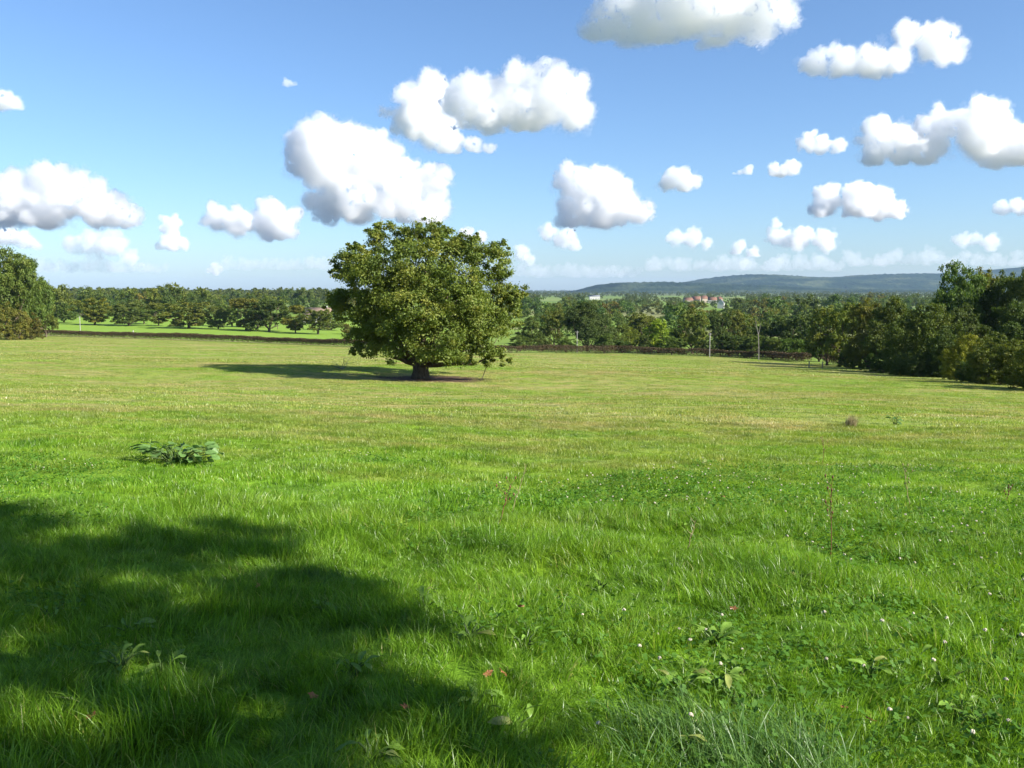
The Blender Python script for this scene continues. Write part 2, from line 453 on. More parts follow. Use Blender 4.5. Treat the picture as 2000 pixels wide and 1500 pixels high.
def crown_np(lobes, n_leaf, size, rng, clump=.23, per=60, shell=(.55, 1.12), up=.5):
    """lobes: (centre, radii). Leaves gather in clumps spread over the outer shell of every lobe."""
    cs = np.array([l[0] for l in lobes], float); rs = np.array([l[1] for l in lobes], float)
    area = (rs.prod(1)) ** (2 / 3.); area /= area.sum()
    nc = max(int(n_leaf / per), len(lobes))
    li = rng.choice(len(lobes), nc, p=area)
    u = unit(rng.normal(size=(nc, 3)) + np.array([0, 0, .15]))
    rr = rng.uniform(shell[0], shell[1], nc) ** 1.0
    cc = cs[li] + u * rs[li] * rr[:, None]
    cr = rs[li].mean(1) * clump * rng.uniform(.6, 1.35, nc)
    ct = rng.uniform(0, 1, nc)
    # drop clumps buried deep inside other lobes
    q = ((cc[:, None] - cs[None]) / rs[None]); dmin = np.sqrt((q ** 2).sum(-1)).min(1)
    keep = (dmin > .50) | (rng.uniform(size=nc) < .25)
    cc, cr, u, ct = cc[keep], cr[keep], u[keep], ct[keep]
    k = int(n_leaf / max(len(cc), 1)) + 1
    off = rng.normal(size=(len(cc), k, 3)) * np.array([.62, .62, .42]) * cr[:, None, None]
    P = (cc[:, None] + off).reshape(-1, 3)
    O = unit(off.reshape(-1, 3) * .5 / max(cr.mean(), 1e-6) + np.repeat(u, k, 0))
    tone = np.clip(np.repeat(ct, k) * .6 + rng.uniform(0, .4, len(P)), 0, 1)
    return leaves_np(P, O, size, rng, up=up, tone=tone)

def mesh_leaves(name, V, F, T):
    me = mesh_np(name, V, F)
    a = me.attributes.new('tone', 'FLOAT', 'POINT'); a.data.foreach_set('value', T.astype(np.float32))
    me.materials.append(LEAF)
    return me

def tube(path, radii, nseg=8, close=False):
    P = np.array(path, float); n = len(P)
    V, F = [], []
    for i in range(n):
        d = P[min(i + 1, n - 1)] - P[max(i - 1, 0)]; d /= max(np.linalg.norm(d), 1e-9)
        a = np.cross(d, [0.31, 0.95, 0.05]); a /= np.linalg.norm(a); b = np.cross(d, a)
        for k in range(nseg):
            t = 2 * math.pi * k / nseg
            V.append(P[i] + radii[i] * (math.cos(t) * a + math.sin(t) * b))
    for i in range(n - 1):
        for k in range(nseg):
            k2 = (k + 1) % nseg
            F.append([i * nseg + k, i * nseg + k2, (i + 1) * nseg + k2, (i + 1) * nseg + k])
    return np.array(V), np.array(F)

def join(parts):
    V, F, o = [], [], 0
    for v, f in parts:
        V.append(v); F.append(f + o); o += len(v)
    return np.vstack(V), np.vstack(F)

def bend(a, b, rng, n=6, wob=.12):
    a, b = np.array(a, float), np.array(b, float); L = np.linalg.norm(b - a)
    pts = [a + (b - a) * t for t in np.linspace(0, 1, n)]
    for i in range(1, n - 1): pts[i] = pts[i] + rng.normal(size=3) * L * wob * .5
    return pts

def trunk_np(base_r, fork, targets, rng, nseg=10, flare=1.55, side=1.0):
    """a flared bole to the fork height, then one limb to every target with two side branches"""
    parts = [tube([(0, 0, -.3 * base_r), (0, 0, .35 * base_r), (.05 * base_r, 0, fork * .5), (0, .05 * base_r, fork), (0, 0, fork * 1.25)],
                  [base_r * flare, base_r * 1.2, base_r, base_r * 1.02, base_r * .75], nseg)]
    for t in targets:
        t = np.array(t, float); d = t - np.array([0, 0, fork])
        st = np.array([d[0] * .04, d[1] * .04, fork * .9])
        mid = st + d * np.array([.55, .55, .35])
        p = [st] + [m for m in bend(st, mid, rng, 4, .1)[1:]] + [m for m in bend(mid, t, rng, 4, .14)[1:]]
        r0 = base_r * rng.uniform(.36, .52)
        rr = np.linspace(1, .12, len(p)) * r0
        parts.append(tube(p, rr, 7))
        for _ in range(3):
            i = rng.integers(2, len(p) - 1)
            e = p[i] + unit(rng.normal(size=3) + np.array([0, 0, .3]) + unit(d)) * np.linalg.norm(d) * rng.uniform(.25, .45) * side
            parts.append(tube(bend(p[i], e, rng, 4, .15), np.linspace(rr[i] * .6, .02 * base_r + .01, 4), 5))
    return join(parts)

def unit_tree(seed, kind, n_leaf, size):
    """a tree of height 1 and crown width 1 standing on the origin"""
    rng = np.random.default_rng(seed)
    lobes = []
    if kind == 'oak':          # round crown on a clear bole
        lo, n = .22, 15
        for i in range(n):
            a = i * 2.4 + rng.uniform(-.4, .4); h = rng.uniform(lo, .86); w = math.sin(math.pi * min(max((h - .16) / .88, .05), .95)) * .36
            lobes.append(((math.cos(a) * w, math.sin(a) * w, h), rng.uniform(.15, .23) * np.array([1.05, 1.05, .95])))
        lobes += [((0, 0, .82), np.array([.2, .2, .17])), ((0, 0, .6), np.array([.24, .24, .22]))]
        fork, br = .18, .026
    elif kind == 'tall':       # upright crown, long bole
        for i in range(11):
            a = i * 2.4 + rng.uniform(-.4, .4); h = rng.uniform(.18, .88); w = .30 * math.sin(math.pi * min(max((h - .2) / .85, .1), .9))
            lobes.append(((math.cos(a) * w, math.sin(a) * w, h), rng.uniform(.14, .21) * np.array([1.1, 1.1, .7])))
        lobes += [((0, 0, .86), np.array([.2, .2, .13]))]
        fork, br = .2, .024
    elif kind == 'full':       # foliage right down to the ground
        for i in range(15):
            a = i * 2.4 + rng.uniform(-.4, .4); h = rng.uniform(.14, .84); w = .36 * math.sqrt(max(1 - ((h - .38) / .62) ** 2, .1))
            lobes.append(((math.cos(a) * w, math.sin(a) * w, h), rng.uniform(.13, .2) * np.array([1.1, 1.1, .85])))
        lobes += [((0, 0, .84), np.array([.19, .19, .15])), ((0, 0, .45), np.array([.28, .28, .3]))]
        fork, br = .1, .03
    else:                      # bush: many upright sprays
        for i in range(16):
            a = i * 2.4 + rng.uniform(-.4, .4); w = .38 * math.sqrt(rng.uniform(.05, 1)); h = .30 + .42 * (1 - (w / .42) ** 2) * rng.uniform(.7, 1)
            lobes.append(((math.cos(a) * w, math.sin(a) * w, h * .95), np.array([.13, .13, .22]) * rng.uniform(.85, 1.15)))
            lobes.append(((math.cos(a + .5) * w * 1.1, math.sin(a + .5) * w * 1.1, .17), np.array([.13, .13, .16])))
        fork, br = .05, .02
    V, F, T = crown_np(lobes, n_leaf, size, rng, up=.45)
    r = np.percentile(np.hypot(V[:, 0], V[:, 1]), 98.5); zt = np.percentile(V[:, 2], 99.7)
    V[:, :2] *= .5 / r; V[:, 2] /= zt
    zmin = .0 if kind in ('full', 'bush') else .1
    V[:, 2] = np.maximum(V[:, 2], zmin + .02 * rng.uniform(size=len(V)))
    cm = mesh_leaves('crown', V, F, T)
    tg = [np.array(l[0]) * .9 for l in lobes[:8]]
    tv, tf = trunk_np(br, fork, tg, rng)
    tm = mesh_np('trunk', tv, tf, True); tm.materials.append(BARK)
    return tm, cm

def make_tree(name, protos, p, height, width, colour, rot, label, cat='tree', group=None, lean=0.0):
    root = bpy.data.objects.new(name, None); COL.objects.link(root)
    root.location = p; root.rotation_euler = (lean, 0, rot); root.scale = (width, width, height)
    root.empty_display_size = .2
    tm, cm = protos
    t = link('trunk', tm, None, root)
    c = link('crown', cm, None, root); c.color = (*colour, 1)
    tag(root, label, cat, group)
    return root

def top_height(px, top, d, p):
    v = ray(px, top); return EYE.z + v.z / v.y * d - p.z

PROTO = {'oak': [unit_tree(i, 'oak', 11000, .042) for i in (1, 2, 3)], 'tall': [unit_tree(i, 'tall', 11000, .042) for i in (5, 6)],
         'full': [unit_tree(i, 'full', 15000, .038) for i in (8, 9, 10)], 'bush': [unit_tree(i, 'bush', 17000, .032) for i in (12, 13)],
         'bigfull': [unit_tree(i, 'full', 34000, .026) for i in (15, 16)], 'bigbush': [unit_tree(i, 'bush', 34000, .024) for i in (18, 19)]}

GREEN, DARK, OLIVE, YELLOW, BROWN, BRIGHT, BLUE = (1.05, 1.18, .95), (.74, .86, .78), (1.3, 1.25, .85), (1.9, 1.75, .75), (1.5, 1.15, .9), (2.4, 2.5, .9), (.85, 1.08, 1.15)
_tr = np.random.default_rng(77)
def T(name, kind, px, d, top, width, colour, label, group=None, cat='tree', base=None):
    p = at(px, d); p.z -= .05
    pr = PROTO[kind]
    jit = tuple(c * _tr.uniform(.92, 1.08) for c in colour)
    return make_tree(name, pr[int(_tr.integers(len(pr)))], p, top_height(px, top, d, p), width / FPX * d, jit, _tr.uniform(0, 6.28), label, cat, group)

# --- the lone oak
def lone_oak():
    rng = np.random.default_rng(4)
    bx, by = OAK; s = by / FPX; zb = Hs(bx, by)
    L = [(832,470,40,0),(762,478,44,1),(700,522,38,-1),(688,498,24,2),(740,545,52,-3),(820,528,58,-3),(900,508,50,0),(955,518,42,1),(985,565,38,0),(900,580,58,-4),(820,600,58,-5),
         (745,618,52,-2),(682,596,40,0),(655,600,26,1),(720,668,36,-1),(780,662,48,-4),(860,662,54,-4.5),(930,640,54,-2),(990,612,34,0),(950,690,30,-2),(985,704,15,-1.5),(900,690,33,-3),
         (830,560,52,4),(760,580,48,4),(900,600,52,4),(950,640,42,4),(800,650,42,4.5),(720,640,42,3),(838,442,14,0),(730,456,20,1),(870,470,30,2),(702,690,13,-1),(668,540,18,-1),(1008,585,20,-.5),(925,480,22,0),(975,488,18,1)]
    lobes = []
    for (x, y, r, dz) in L:
        rr = r * s
        lobes.append((((x - 820) * s, dz, (745 - y) * s), np.array([rr, rr * 1.0, rr * .82])))
    V, F, Tn = crown_np(lobes, 175000, .18, rng, clump=.20, per=100, shell=(.5, 1.12), up=.55)
    V[:, 2] = np.maximum(V[:, 2], 1.05)
    root = bpy.data.objects.new('oak_tree', None); COL.objects.link(root); root.location = (bx, by, zb - .05)
    tag(root, 'big lone oak with a broad round crown, standing in the middle of the pasture', 'tree')
    tg = [((x - 820) * s * .9, dz * .9, (745 - y) * s) for (x, y, r, dz) in L[:26:2]]
    tv, tf = trunk_np(.62, 1.25, tg, rng, 18, 1.5)
    tm = mesh_np('trunk', tv, tf, True); tm.materials.append(BARK)
    link('trunk', tm, None, root)
    c = link('crown', mesh_leaves('crown', V, F, Tn), None, root); c.color = (1.45, 1.46, 1.15, 1)
lone_oak()

# --- tree that throws its shade over the lower left of the photograph; it stands beside the camera, out of view
def shade_tree():
    rng = np.random.default_rng(9)
    poly = [(-700,1000),(-300,960),(40,960),(95,1005),(60,1040),(170,1035),(270,1005),(400,995),(500,1015),(545,1060),(470,1095),(560,1100),(660,1085),(760,1100),(750,1140),(690,1165),(770,1200),(640,1215),(560,1260),(600,1330),(700,1340),(790,1300),(830,1270),(850,1300),(820,1350),(760,1400),(720,1470),(660,1600),(560,1900),(-1500,1900)]
    holes = [(90,1122,95,16),(250,1300,60,22),(255,1235,18,22),(90,1410,120,30),(330,1130,60,14),(430,1215,40,14),(430,1450,60,18)]
    def inside(x, y):
        c = False; n = len(poly)
        for i in range(n):
            (x1, y1), (x2, y2) = poly[i], poly[(i + 1) % n]
            if (y1 > y) != (y2 > y) and x < (x2 - x1) * (y - y1) / (y2 - y1) + x1: c = not c
        return c and not any(((x - a) / rx) ** 2 + ((y - b) / ry) ** 2 < 1 for a, b, rx, ry in holes)
    C = []
    tries = 0
    for gx in np.arange(-9, 1.5, .26):
        for gy in np.arange(2.0, 12, .26):
            x, y = gx + rng.uniform(-.13, .13), gy + rng.uniform(-.13, .13)
            z = Hs(x, y); dy = y; v = Vector((x, y, z - EYE.z))
            c, s_ = math.cos(PITCH), math.sin(PITCH)
            fw = v.y * c - v.z * s_; upc = v.y * s_ + v.z * c
            px, py = 1000 + FPX * v.x / fw, 750 - FPX * upc / fw - 34
            if inside(px, py) and mnoise.noise(Vector((x * .95, y * .95, 3.3))) + .95 * mnoise.noise(Vector((x * 2.6, y * 2.6, 1.3))) > .0:
                for _ in range(3):
                    hgt = rng.uniform(5.2, 9.5)
                    C.append(np.array([x, y, z]) + np.array(SDIR) / SDIR.z * hgt)
    C = np.array(C)
    base = np.array([3.6, -1.8, Hs(3.6, -1.8)])
    ex = rng.normal(size=(130, 3)) * np.array([1.6, 1.2, .9]) + np.array([5.2, -2.6, base[2] + 6.5])
    C = np.vstack([C, ex])
    k = 24
    off = rng.normal(size=(len(C), k, 3)) * .115
    P = (C[:, None] + off).reshape(-1, 3)
    V, F, Tn = leaves_np(P, unit(off.reshape(-1, 3)), .14, rng)
    root = bpy.data.objects.new('oak_tree', None); COL.objects.link(root); root.location = base
    tag(root, 'spreading oak beside the viewer that shades the lower left of the grass', 'tree')
    tg = [(C[i] - base) * .9 for i in rng.choice(len(C), 16, replace=False)]
    tv, tf = trunk_np(.36, 3.4, tg, rng, 14, 1.5, .25)
    tm = mesh_np('trunk', tv, tf, True); tm.materials.append(BARK); link('trunk', tm, None, root)
    c = link('crown', mesh_leaves('crown', V - base, F, Tn), None, root); c.color = (1, 1, 1, 1)
shade_tree()

# --- left edge of the field
g = 'tall trees at the left edge of the pasture'
T('oak_tree', 'bigfull', 18, 205, 488, 130, GREEN, 'tall yellowish oak cut off by the left edge of the photo', g)
T('oak_tree', 'bigfull', 60, 215, 502, 92, GREEN, 'tall dark green oak second from the left edge of the photo', g)
T('oak_tree', 'bigfull', -70, 200, 480, 150, GREEN, 'tall oak beyond the left edge of the photo, mostly out of view', g)
T('bush', 'bush', 22, 200, 592, 70, BROWN, 'brownish bush at the foot of the tall trees on the left edge', 'bushes under the left trees', 'bush')
T('bush', 'bush', 62, 206, 612, 52, (1.2, .95, .8), 'lower brown bush where the left trees meet the clipped hedge', 'bushes under the left trees', 'bush')
T('bush', 'full', 92, 225, 588, 44, OLIVE, 'olive bushy tree leaning out right of the tall left trees', 'bushes under the left trees', 'bush')

# --- row of trees in the meadow behind the left hedge
g = 'row of trees behind the left part of the clipped hedge'
for a in [('oak', 188, 330, 582, 66, (1.6, 1.45, .75), 'yellowing round tree, first of the row behind the left hedge'),
          ('full', 254, 330, 589, 62, GREEN, 'green round tree right of the yellowing one behind the left hedge'),
          ('tall', 312, 335, 592, 40, OLIVE, 'slim olive tree with low scrub at its foot behind the left hedge'),
          ('oak', 371, 318, 590, 92, OLIVE, 'widest tree of the left row, forked trunk on bright meadow'),
          ('full', 428, 318, 598, 40, GREEN, 'narrow green tree right of the widest one of the left row'),
          ('tall', 482, 312, 583, 58, BROWN, 'brown tinged tall tree near the middle of the left row'),
          ('full', 527, 308, 585, 72, DARK, 'dark green round tree right of the brown tinged one in the left row'),
          ('tall', 578, 300, 597, 42, BROWN, 'slim russet tree just left of the cream house behind the left row'),
          ('oak', 622, 295, 604, 64, OLIVE, 'low spreading tree in front of the cream house, nearest the lone oak'),
          ('full', 346, 332, 632, 30, BROWN, 'low brown scrub between slim tree and widest tree of the left row'),
          ('full', 678, 300, 632, 26, BROWN, 'small brown bush half hidden by the left side of the lone oak')]:
    bushy = a[4] < 35
    T('bush' if bushy else 'tree', a[0], a[1], a[2], a[3], a[4] * (1.0 if bushy else 1.22), *a[5:], group=g, cat='bush' if bushy else 'tree')
for px, d, top, w, kd, c in ((128, 350, 592, 56, 'full', GREEN), (284, 350, 597, 50, 'oak', GREEN), (455, 342, 596, 58, 'oak', GREEN), (505, 340, 594, 58, 'full', OLIVE), (648, 330, 608, 52, 'full', GREEN)):
    T('tree', kd, px, d, top, w, c, 'tree standing just behind the front trees of the left row', 'second line of the left row of trees')

# --- trees behind the middle of the hedge
g = 'trees behind the middle of the clipped hedge'
for a in [('full', 1036, 225, 620, 62, GREEN, 'green bushy tree just right of the lone oak behind the hedge'),
          ('full', 1082, 250, 606, 58, OLIVE, 'olive tree between the bushy green one and the big dark one'),
          ('bigfull', 1147, 212, 592, 108, DARK, 'big dark round tree behind the hedge beside the first light pole'),
          ('full', 1208, 222, 634, 46, OLIVE, 'small olive tree touching the right side of the big dark tree'),
          ('full', 1232, 232, 640, 40, YELLOW, 'small orange-yellow tree left of the bright yellow-green tree'),
          ('full', 1255, 250, 612, 90, OLIVE, 'wide olive tree rising behind the bright yellow-green tree'),
          ('full', 1286, 205, 624, 66, BRIGHT, 'bright yellow-green tree, the palest behind the hedge'),
          ('full', 1258, 202, 655, 42, DARK, 'low dark shrub in front of the bright yellow-green tree'),
          ('full', 1325, 215, 636, 54, GREEN, 'medium green tree right of the bright yellow-green tree'),
          ('full', 1352, 208, 604, 78, OLIVE, 'tall olive tree just left of the second light pole'),
          ('full', 1404, 215, 612, 52, DARK, 'dark tree just right of the second light pole'),
          ('full', 1440, 218, 607, 76, OLIVE, 'broad yellow-topped tree left of the bare dead trunk'),
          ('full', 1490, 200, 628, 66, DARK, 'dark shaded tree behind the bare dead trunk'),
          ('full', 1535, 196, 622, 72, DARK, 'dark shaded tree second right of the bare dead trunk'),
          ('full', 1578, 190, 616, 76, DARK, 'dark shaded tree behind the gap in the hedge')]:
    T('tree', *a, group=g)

# --- scrub along the foot of those trees
g = 'low scrub behind the middle of the clipped hedge'
for px, d, top, w in ((1015, 205, 655, 50), (1060, 208, 662, 44), (1105, 200, 660, 56), (1180, 200, 652, 50), (1215, 203, 664, 46), (1312, 198, 658, 54), (1380, 196, 660, 46), (1425, 196, 650, 60), (1465, 190, 655, 60), (1510, 184, 660, 66), (1555, 180, 662, 66), (1600, 172, 655, 66)):
    T('bush', 'full', px, d, top, w, [DARK, GREEN, BROWN][int(px) % 3], 'low scrubby bush between the clipped hedge and the taller trees behind', g, 'bush')

# --- the tall overgrown hedge down the right side
g = 'overgrown hedge down the right side of the pasture'
for a in [('tree', 'full', 1616, 152, 600, 84, OLIVE, 'olive tree at the far end of the right side hedge'),
          ('tree', 'full', 1652, 146, 594, 86, OLIVE, 'yellow-topped tree second from the far end of the right side hedge'),
          ('tree', 'bigfull', 1697, 132, 588, 100, OLIVE, 'olive round tree midway along the far half of the right side hedge'),
          ('tree', 'bigfull', 1742, 120, 583, 112, (1.0, .95, .75), 'brown-green round tree left of the big feathery bush on the right'),
          ('bush', 'bigbush', 1800, 106, 596, 150, (.95, 1.05, .8), 'big feathery rounded bush in the right side hedge'),
          ('bush', 'bigbush', 1852, 98, 645, 90, DARK, 'dark bush at the right foot of the big feathery bush'),
          ('bush', 'bigbush', 1884, 90, 655, 86, YELLOW, 'yellow-green hazel bush in the right side hedge'),
          ('bush', 'bigbush', 1958, 76, 655, 128, (1.15, 1.1, .85), 'rounded olive bush near the right edge, front of the hedge'),
          ('bush', 'bigbush', 2045, 68, 648, 140, OLIVE, 'rounded bush cut off by the right edge of the photo'),
          ('bush', 'bush', 1668, 134, 680, 60, DARK, 'low dark scrub at the foot of the olive trees beside the hedge end'),
          ('bush', 'bush', 1722, 118, 684, 74, DARK, 'low dark scrub under the brown-green round tree'),
          ('bush', 'bigbush', 1790, 100, 690, 90, DARK, 'low dark scrub in front of the big feathery bush'),
          ('bush', 'bigbush', 1905, 80, 702, 74, DARK, 'low dark scrub in front of the yellow-green hazel'),
          ('tree', 'bigfull', 1852, 128, 516, 128, GREEN, 'tallest tree on the right, its ragged top above the blue hill'),
          ('tree', 'bigfull', 1910, 134, 530, 110, OLIVE, 'tall tree right of the tallest one behind the hazel'),
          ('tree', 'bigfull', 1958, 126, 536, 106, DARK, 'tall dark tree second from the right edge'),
          ('tree', 'bigfull', 2008, 120, 528, 130, GREEN, 'tall tree cut off by the right edge of the photo'),
          ('tree', 'bigfull', 2085, 112, 515, 150, GREEN, 'tall tree outside the right edge of the photo'),
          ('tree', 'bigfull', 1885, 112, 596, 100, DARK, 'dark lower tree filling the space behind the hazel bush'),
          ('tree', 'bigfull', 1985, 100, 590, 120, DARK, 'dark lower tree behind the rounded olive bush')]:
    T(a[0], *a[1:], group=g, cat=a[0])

# --- hedgerow trees across the valley floor
def far_proto(seed, n=2600, size=.055):
    rng = np.random.default_rng(seed)
    lobes = []
    for i in range(12):
        a = i * 2.4; h = rng.uniform(.12, .84); w = .36 * math.sqrt(max(1 - ((h - .4) / .6) ** 2, .1))
        lobes.append(((math.cos(a) * w, math.sin(a) * w, h), rng.uniform(.15, .22) * np.ones(3)))
    V, F, Tn = crown_np(lobes, n, size, rng, clump=.34, per=30, shell=(.35, 1.0))
    r = np.percentile(np.hypot(V[:, 0], V[:, 1]), 98); V[:, :2] *= .5 / r; V[:, 2] /= np.percentile(V[:, 2], 99.5)
    V[:, 2] = np.maximum(V[:, 2], 0)
    return mesh_leaves('crown', V, F, Tn)
FARP = [far_proto(30 + i) for i in range(4)]
PAL = [GREEN, DARK, OLIVE, BLUE, (1.3, 1.15, .8), BROWN, GREEN, (.8, .95, .8)]
BELTS = [(330, 1000, 1620, 9, .7, 'tree standing in the meadow between the hedge and the first field boundary'), (420, 1000, 1650, 7.5, .9, 'tree of the nearest field boundary beyond the middle of the clipped hedge'),
         (560, 990, 1750, 8, .95, 'tree in the second row back across the middle of the valley'),
         (760, 990, 1800, 8.5, 1, 'tree in the dense row behind the pale field of the valley'),
         (980, 990, 1850, 9, 1, 'hazy tree in the row in front of the red roofed village'),
         (450, 60, 400, 6, 1, 'tree at the far side of the bright meadow on the left'),
         (540, 60, 700, 7, 1, 'tree in the thick row behind the left meadow'),
         (760, 60, 700, 8, 1, 'tree of the wooded rise behind the left meadow')]
# views that stay open over the valley: (px from, px to, top of what may stand in front, up to distance)
WINDOWS = [(1386, 1424, 604, 1010), (1325, 1415, 587, 1380), (1143, 1180, 586, 1880), (1222, 1302, 618, 720), (1055, 1098, 591, 1900), (1285, 1335, 580, 2600), (1180, 1215, 583, 2400), (1395, 1450, 582, 2300), (596, 655, 627, 440)]
def cap(x, y, h):
    px = 1000 + FPX * x / y
    for a, b, py, dm in WINDOWS:
        if a - 4 < px < b + 4 and y < dm:
            h = min(h, EYE.z - (py - 575) / FPX * y - Hs(x, y))
    return h
def belts():
    rng = np.random.default_rng(55)
    for d, p0, p1, sp, fill, lab in BELTS:
        x0, x1 = (p0 - 1000) / FPX * d, (p1 - 1000) / FPX * d
        for x in np.arange(x0, x1, sp):
            if rng.uniform() > fill: continue
            xx = x + rng.uniform(-2, 2); y = d + rng.normal() * d * .02
            h = cap(xx, y, float(np.clip(rng.normal(11.5, 2.8), 5, 18)))
            if h < 2.5: continue
            w = h * rng.uniform(.85, 1.45)
            o = link('tree', FARP[int(rng.integers(4))])
            c = PAL[int(rng.integers(len(PAL)))]; o.color = (*[q * rng.uniform(.9, 1.1) for q in c], 1)
            o.location = (xx, y, Hs(xx, y) - .2); o.scale = (w, w, h); o.rotation_euler = (0, 0, rng.uniform(0, 6.28))
            tag(o, lab, 'tree', lab.replace('tree ', 'trees ', 1))
belts()

# --- geometry-node scatter for what nobody could count
def scatter(name, pts, rots, scl, idx, sources, mat=None):
    """one stuff object: every point carries one of the source meshes"""
    coll = bpy.data.collections.new(name + '_sources')
    for i, me in enumerate(sources):
        o = bpy.data.objects.new('%s_%03d' % (name, i), me); coll.objects.link(o)
    me = bpy.data.meshes.new(name); me.vertices.add(len(pts)); me.vertices.foreach_set('co', np.asarray(pts, np.float32).ravel())
    a = me.attributes.new('rot', 'FLOAT_VECTOR', 'POINT'); a.data.foreach_set('vector', np.asarray(rots, np.float32).ravel())
    a = me.attributes.new('scl', 'FLOAT_VECTOR', 'POINT'); a.data.foreach_set('vector', np.asarray(scl, np.float32).ravel())
    a = me.attributes.new('idx', 'INT', 'POINT'); a.data.foreach_set('value', np.asarray(idx, np.int32))
    o = link(name, me); tag(o, kind='stuff')
    ng = bpy.data.node_groups.new(name, 'GeometryNodeTree')
    ng.interface.new_socket('Geometry', in_out='INPUT', socket_type='NodeSocketGeometry')
    ng.interface.new_socket('Geometry', in_out='OUTPUT', socket_type='NodeSocketGeometry')
    n, l = ng.nodes, ng.links
    gi, go = n.new('NodeGroupInput'), n.new('NodeGroupOutput')
    ci = n.new('GeometryNodeCollectionInfo'); ci.inputs[0].default_value = coll; ci.inputs['Separate Children'].default_value = True; ci.inputs['Reset Children'].default_value = True
    ip = n.new('GeometryNodeInstanceOnPoints'); ip.inputs['Pick Instance'].default_value = True
    def att(nm, typ):
        q = n.new('GeometryNodeInputNamedAttribute'); q.data_type = typ; q.inputs[0].default_value = nm
        return q.outputs[0]
    l.new(gi.outputs[0], ip.inputs['Points']); l.new(ci.outputs[0], ip.inputs['Instance'])
    l.new(att('idx', 'INT'), ip.inputs['Instance Index'])
    e2r = n.new('FunctionNodeEulerToRotation'); l.new(att('rot', 'FLOAT_VECTOR'), e2r.inputs[0]); l.new(e2r.outputs[0], ip.inputs['Rotation'])
    l.new(att('scl', 'FLOAT_VECTOR'), ip.inputs['Scale']); l.new(ip.outputs[0], go.inputs[0])
    md = o.modifiers.new('scatter', 'NODES'); md.node_group = ng
    return o

def far_wood(name, rows, seed, hm=11):
    rng = np.random.default_rng(seed)
    P, Sc = [], []
    for d, p0, p1, sp, fill in rows:
        x = np.arange((p0 - 1000) / FPX * d, (p1 - 1000) / FPX * d, sp)
        x = x[rng.uniform(size=len(x)) < fill] ; x = x + rng.uniform(-sp * .5, sp * .5, len(x))
        y = d + rng.normal(size=len(x)) * d * .025 + 14 * np.sin(x / 120)
        P.append(np.stack([x, y, H(x, y) - .3], 1))
        h = np.array([cap(a, b, c) for a, b, c in zip(x, y, np.clip(rng.normal(hm, 2.5, len(x)), 5, 17))]); h = np.maximum(h, .5); w = h * rng.uniform(.9, 1.35, len(x))
        Sc.append(np.stack([w, w, h], 1))
    P, Sc = np.vstack(P), np.vstack(Sc)
    R_ = np.zeros_like(P); R_[:, 2] = rng.uniform(0, 6.28, len(P))
    return scatter(name, P, R_, Sc, rng.integers(0, 4, len(P)), WOODP)
def wood_proto(seed):
    me = far_proto(seed, 1000, .085); return me
WOODP = [wood_proto(60 + i) for i in range(4)]
far_wood('distant_wood', [(d, 900, 2100, 9, f) for d, f in ((1100, .9), (1180, .8), (1290, .9), (1380, .8), (1500, .9), (1620, .9), (1750, .9), (1900, .9), (2200, .9), (2400, .8), (2600, .9), (3000, .9), (3500, .9), (4100, .9), (4700, .9), (5600, .7), (6500, .6), (7500, .6))], 5, 9)
far_wood('distant_wood', [(d, -150, 760, 8, .97) for d in (900, 960, 1040, 1120, 1200, 1260, 1700, 2300)], 6, 13)
print('trees', time.time() - T0)
# ------------------------------------------------------------------ hedges
HEDGE_LEAF = leaf_mat('hedge_leaves', (.052, .038, .020), (.082, .060, .028), (.125, .078, .042), .2)
HEDGE_TOP = leaf_mat('hedge_leaves_green', (.045, .055, .018), (.075, .085, .026), (.12, .105, .035), .2)

def hedge(pts, height, width, n, size, seed, label, mat):
    rng = np.random.default_rng(seed)
    P = np.array([[p.x, p.y] for p in pts]); seg = np.linalg.norm(np.diff(P, axis=0), axis=1); cum = np.concatenate([[0], np.cumsum(seg)])
    t = rng.uniform(0, cum[-1], n)
    x, y = np.interp(t, cum, P[:, 0]), np.interp(t, cum, P[:, 1])
    i = np.clip(np.searchsorted(cum, t) - 1, 0, len(seg) - 1); dirv = np.diff(P, axis=0)[i] / seg[i][:, None]; nrm = np.stack([-dirv[:, 1], dirv[:, 0]], 1)
    a = rng.uniform(0, math.pi, n); ph = np.array([.12 * math.sin(q * .11) + .09 * math.sin(q * .37 + 1) + .06 * math.sin(q * 1.3) for q in t])
    side = np.sign(np.cos(a)) * np.abs(np.cos(a)) ** .45; up = np.abs(np.sin(a)) ** .45
    sc = rng.uniform(.8, 1.03, n)
    ox = side * width / 2 * sc; hz = (up * (height + ph)) * sc
    x = x + nrm[:, 0] * ox; y = y + nrm[:, 1] * ox
    C = np.stack([x, y, H(x, y) + np.maximum(hz, .03)], 1)
    O = np.stack([nrm[:, 0] * np.cos(a), nrm[:, 1] * np.cos(a), np.sin(a)], 1)
    V, F, Tn = leaves_np(C, O, size, rng, up=.1, rnd=.6)
    org = C.mean(0)
    me = mesh_np('hedge', V - org, F); at_ = me.attributes.new('tone', 'FLOAT', 'POINT'); at_.data.foreach_set('value', Tn.astype(np.float32)); me.materials.append(mat)
    o = link('hedge', me); o.location = org
    return tag(o, label, 'hedge', 'clipped hedges along the lane')
hedge(HEDGE, 1.65, 1.5, 85000, .21, 1, 'long brown clipped hedge along the whole far side of the pasture', HEDGE_LEAF)
hedge(HEDGE2, 1.7, 1.3, 5000, .2, 2, 'short piece of clipped hedge right of the gap, under the dark trees', HEDGE_LEAF)
HB = [Vector((p.x + 1, p.y + 10, 0)) for p in HEDGE[:6]]
hedge(HB, 1.3, 1.6, 32000, .24, 3, 'second, dark green hedge behind the lane on the left', HEDGE_TOP)

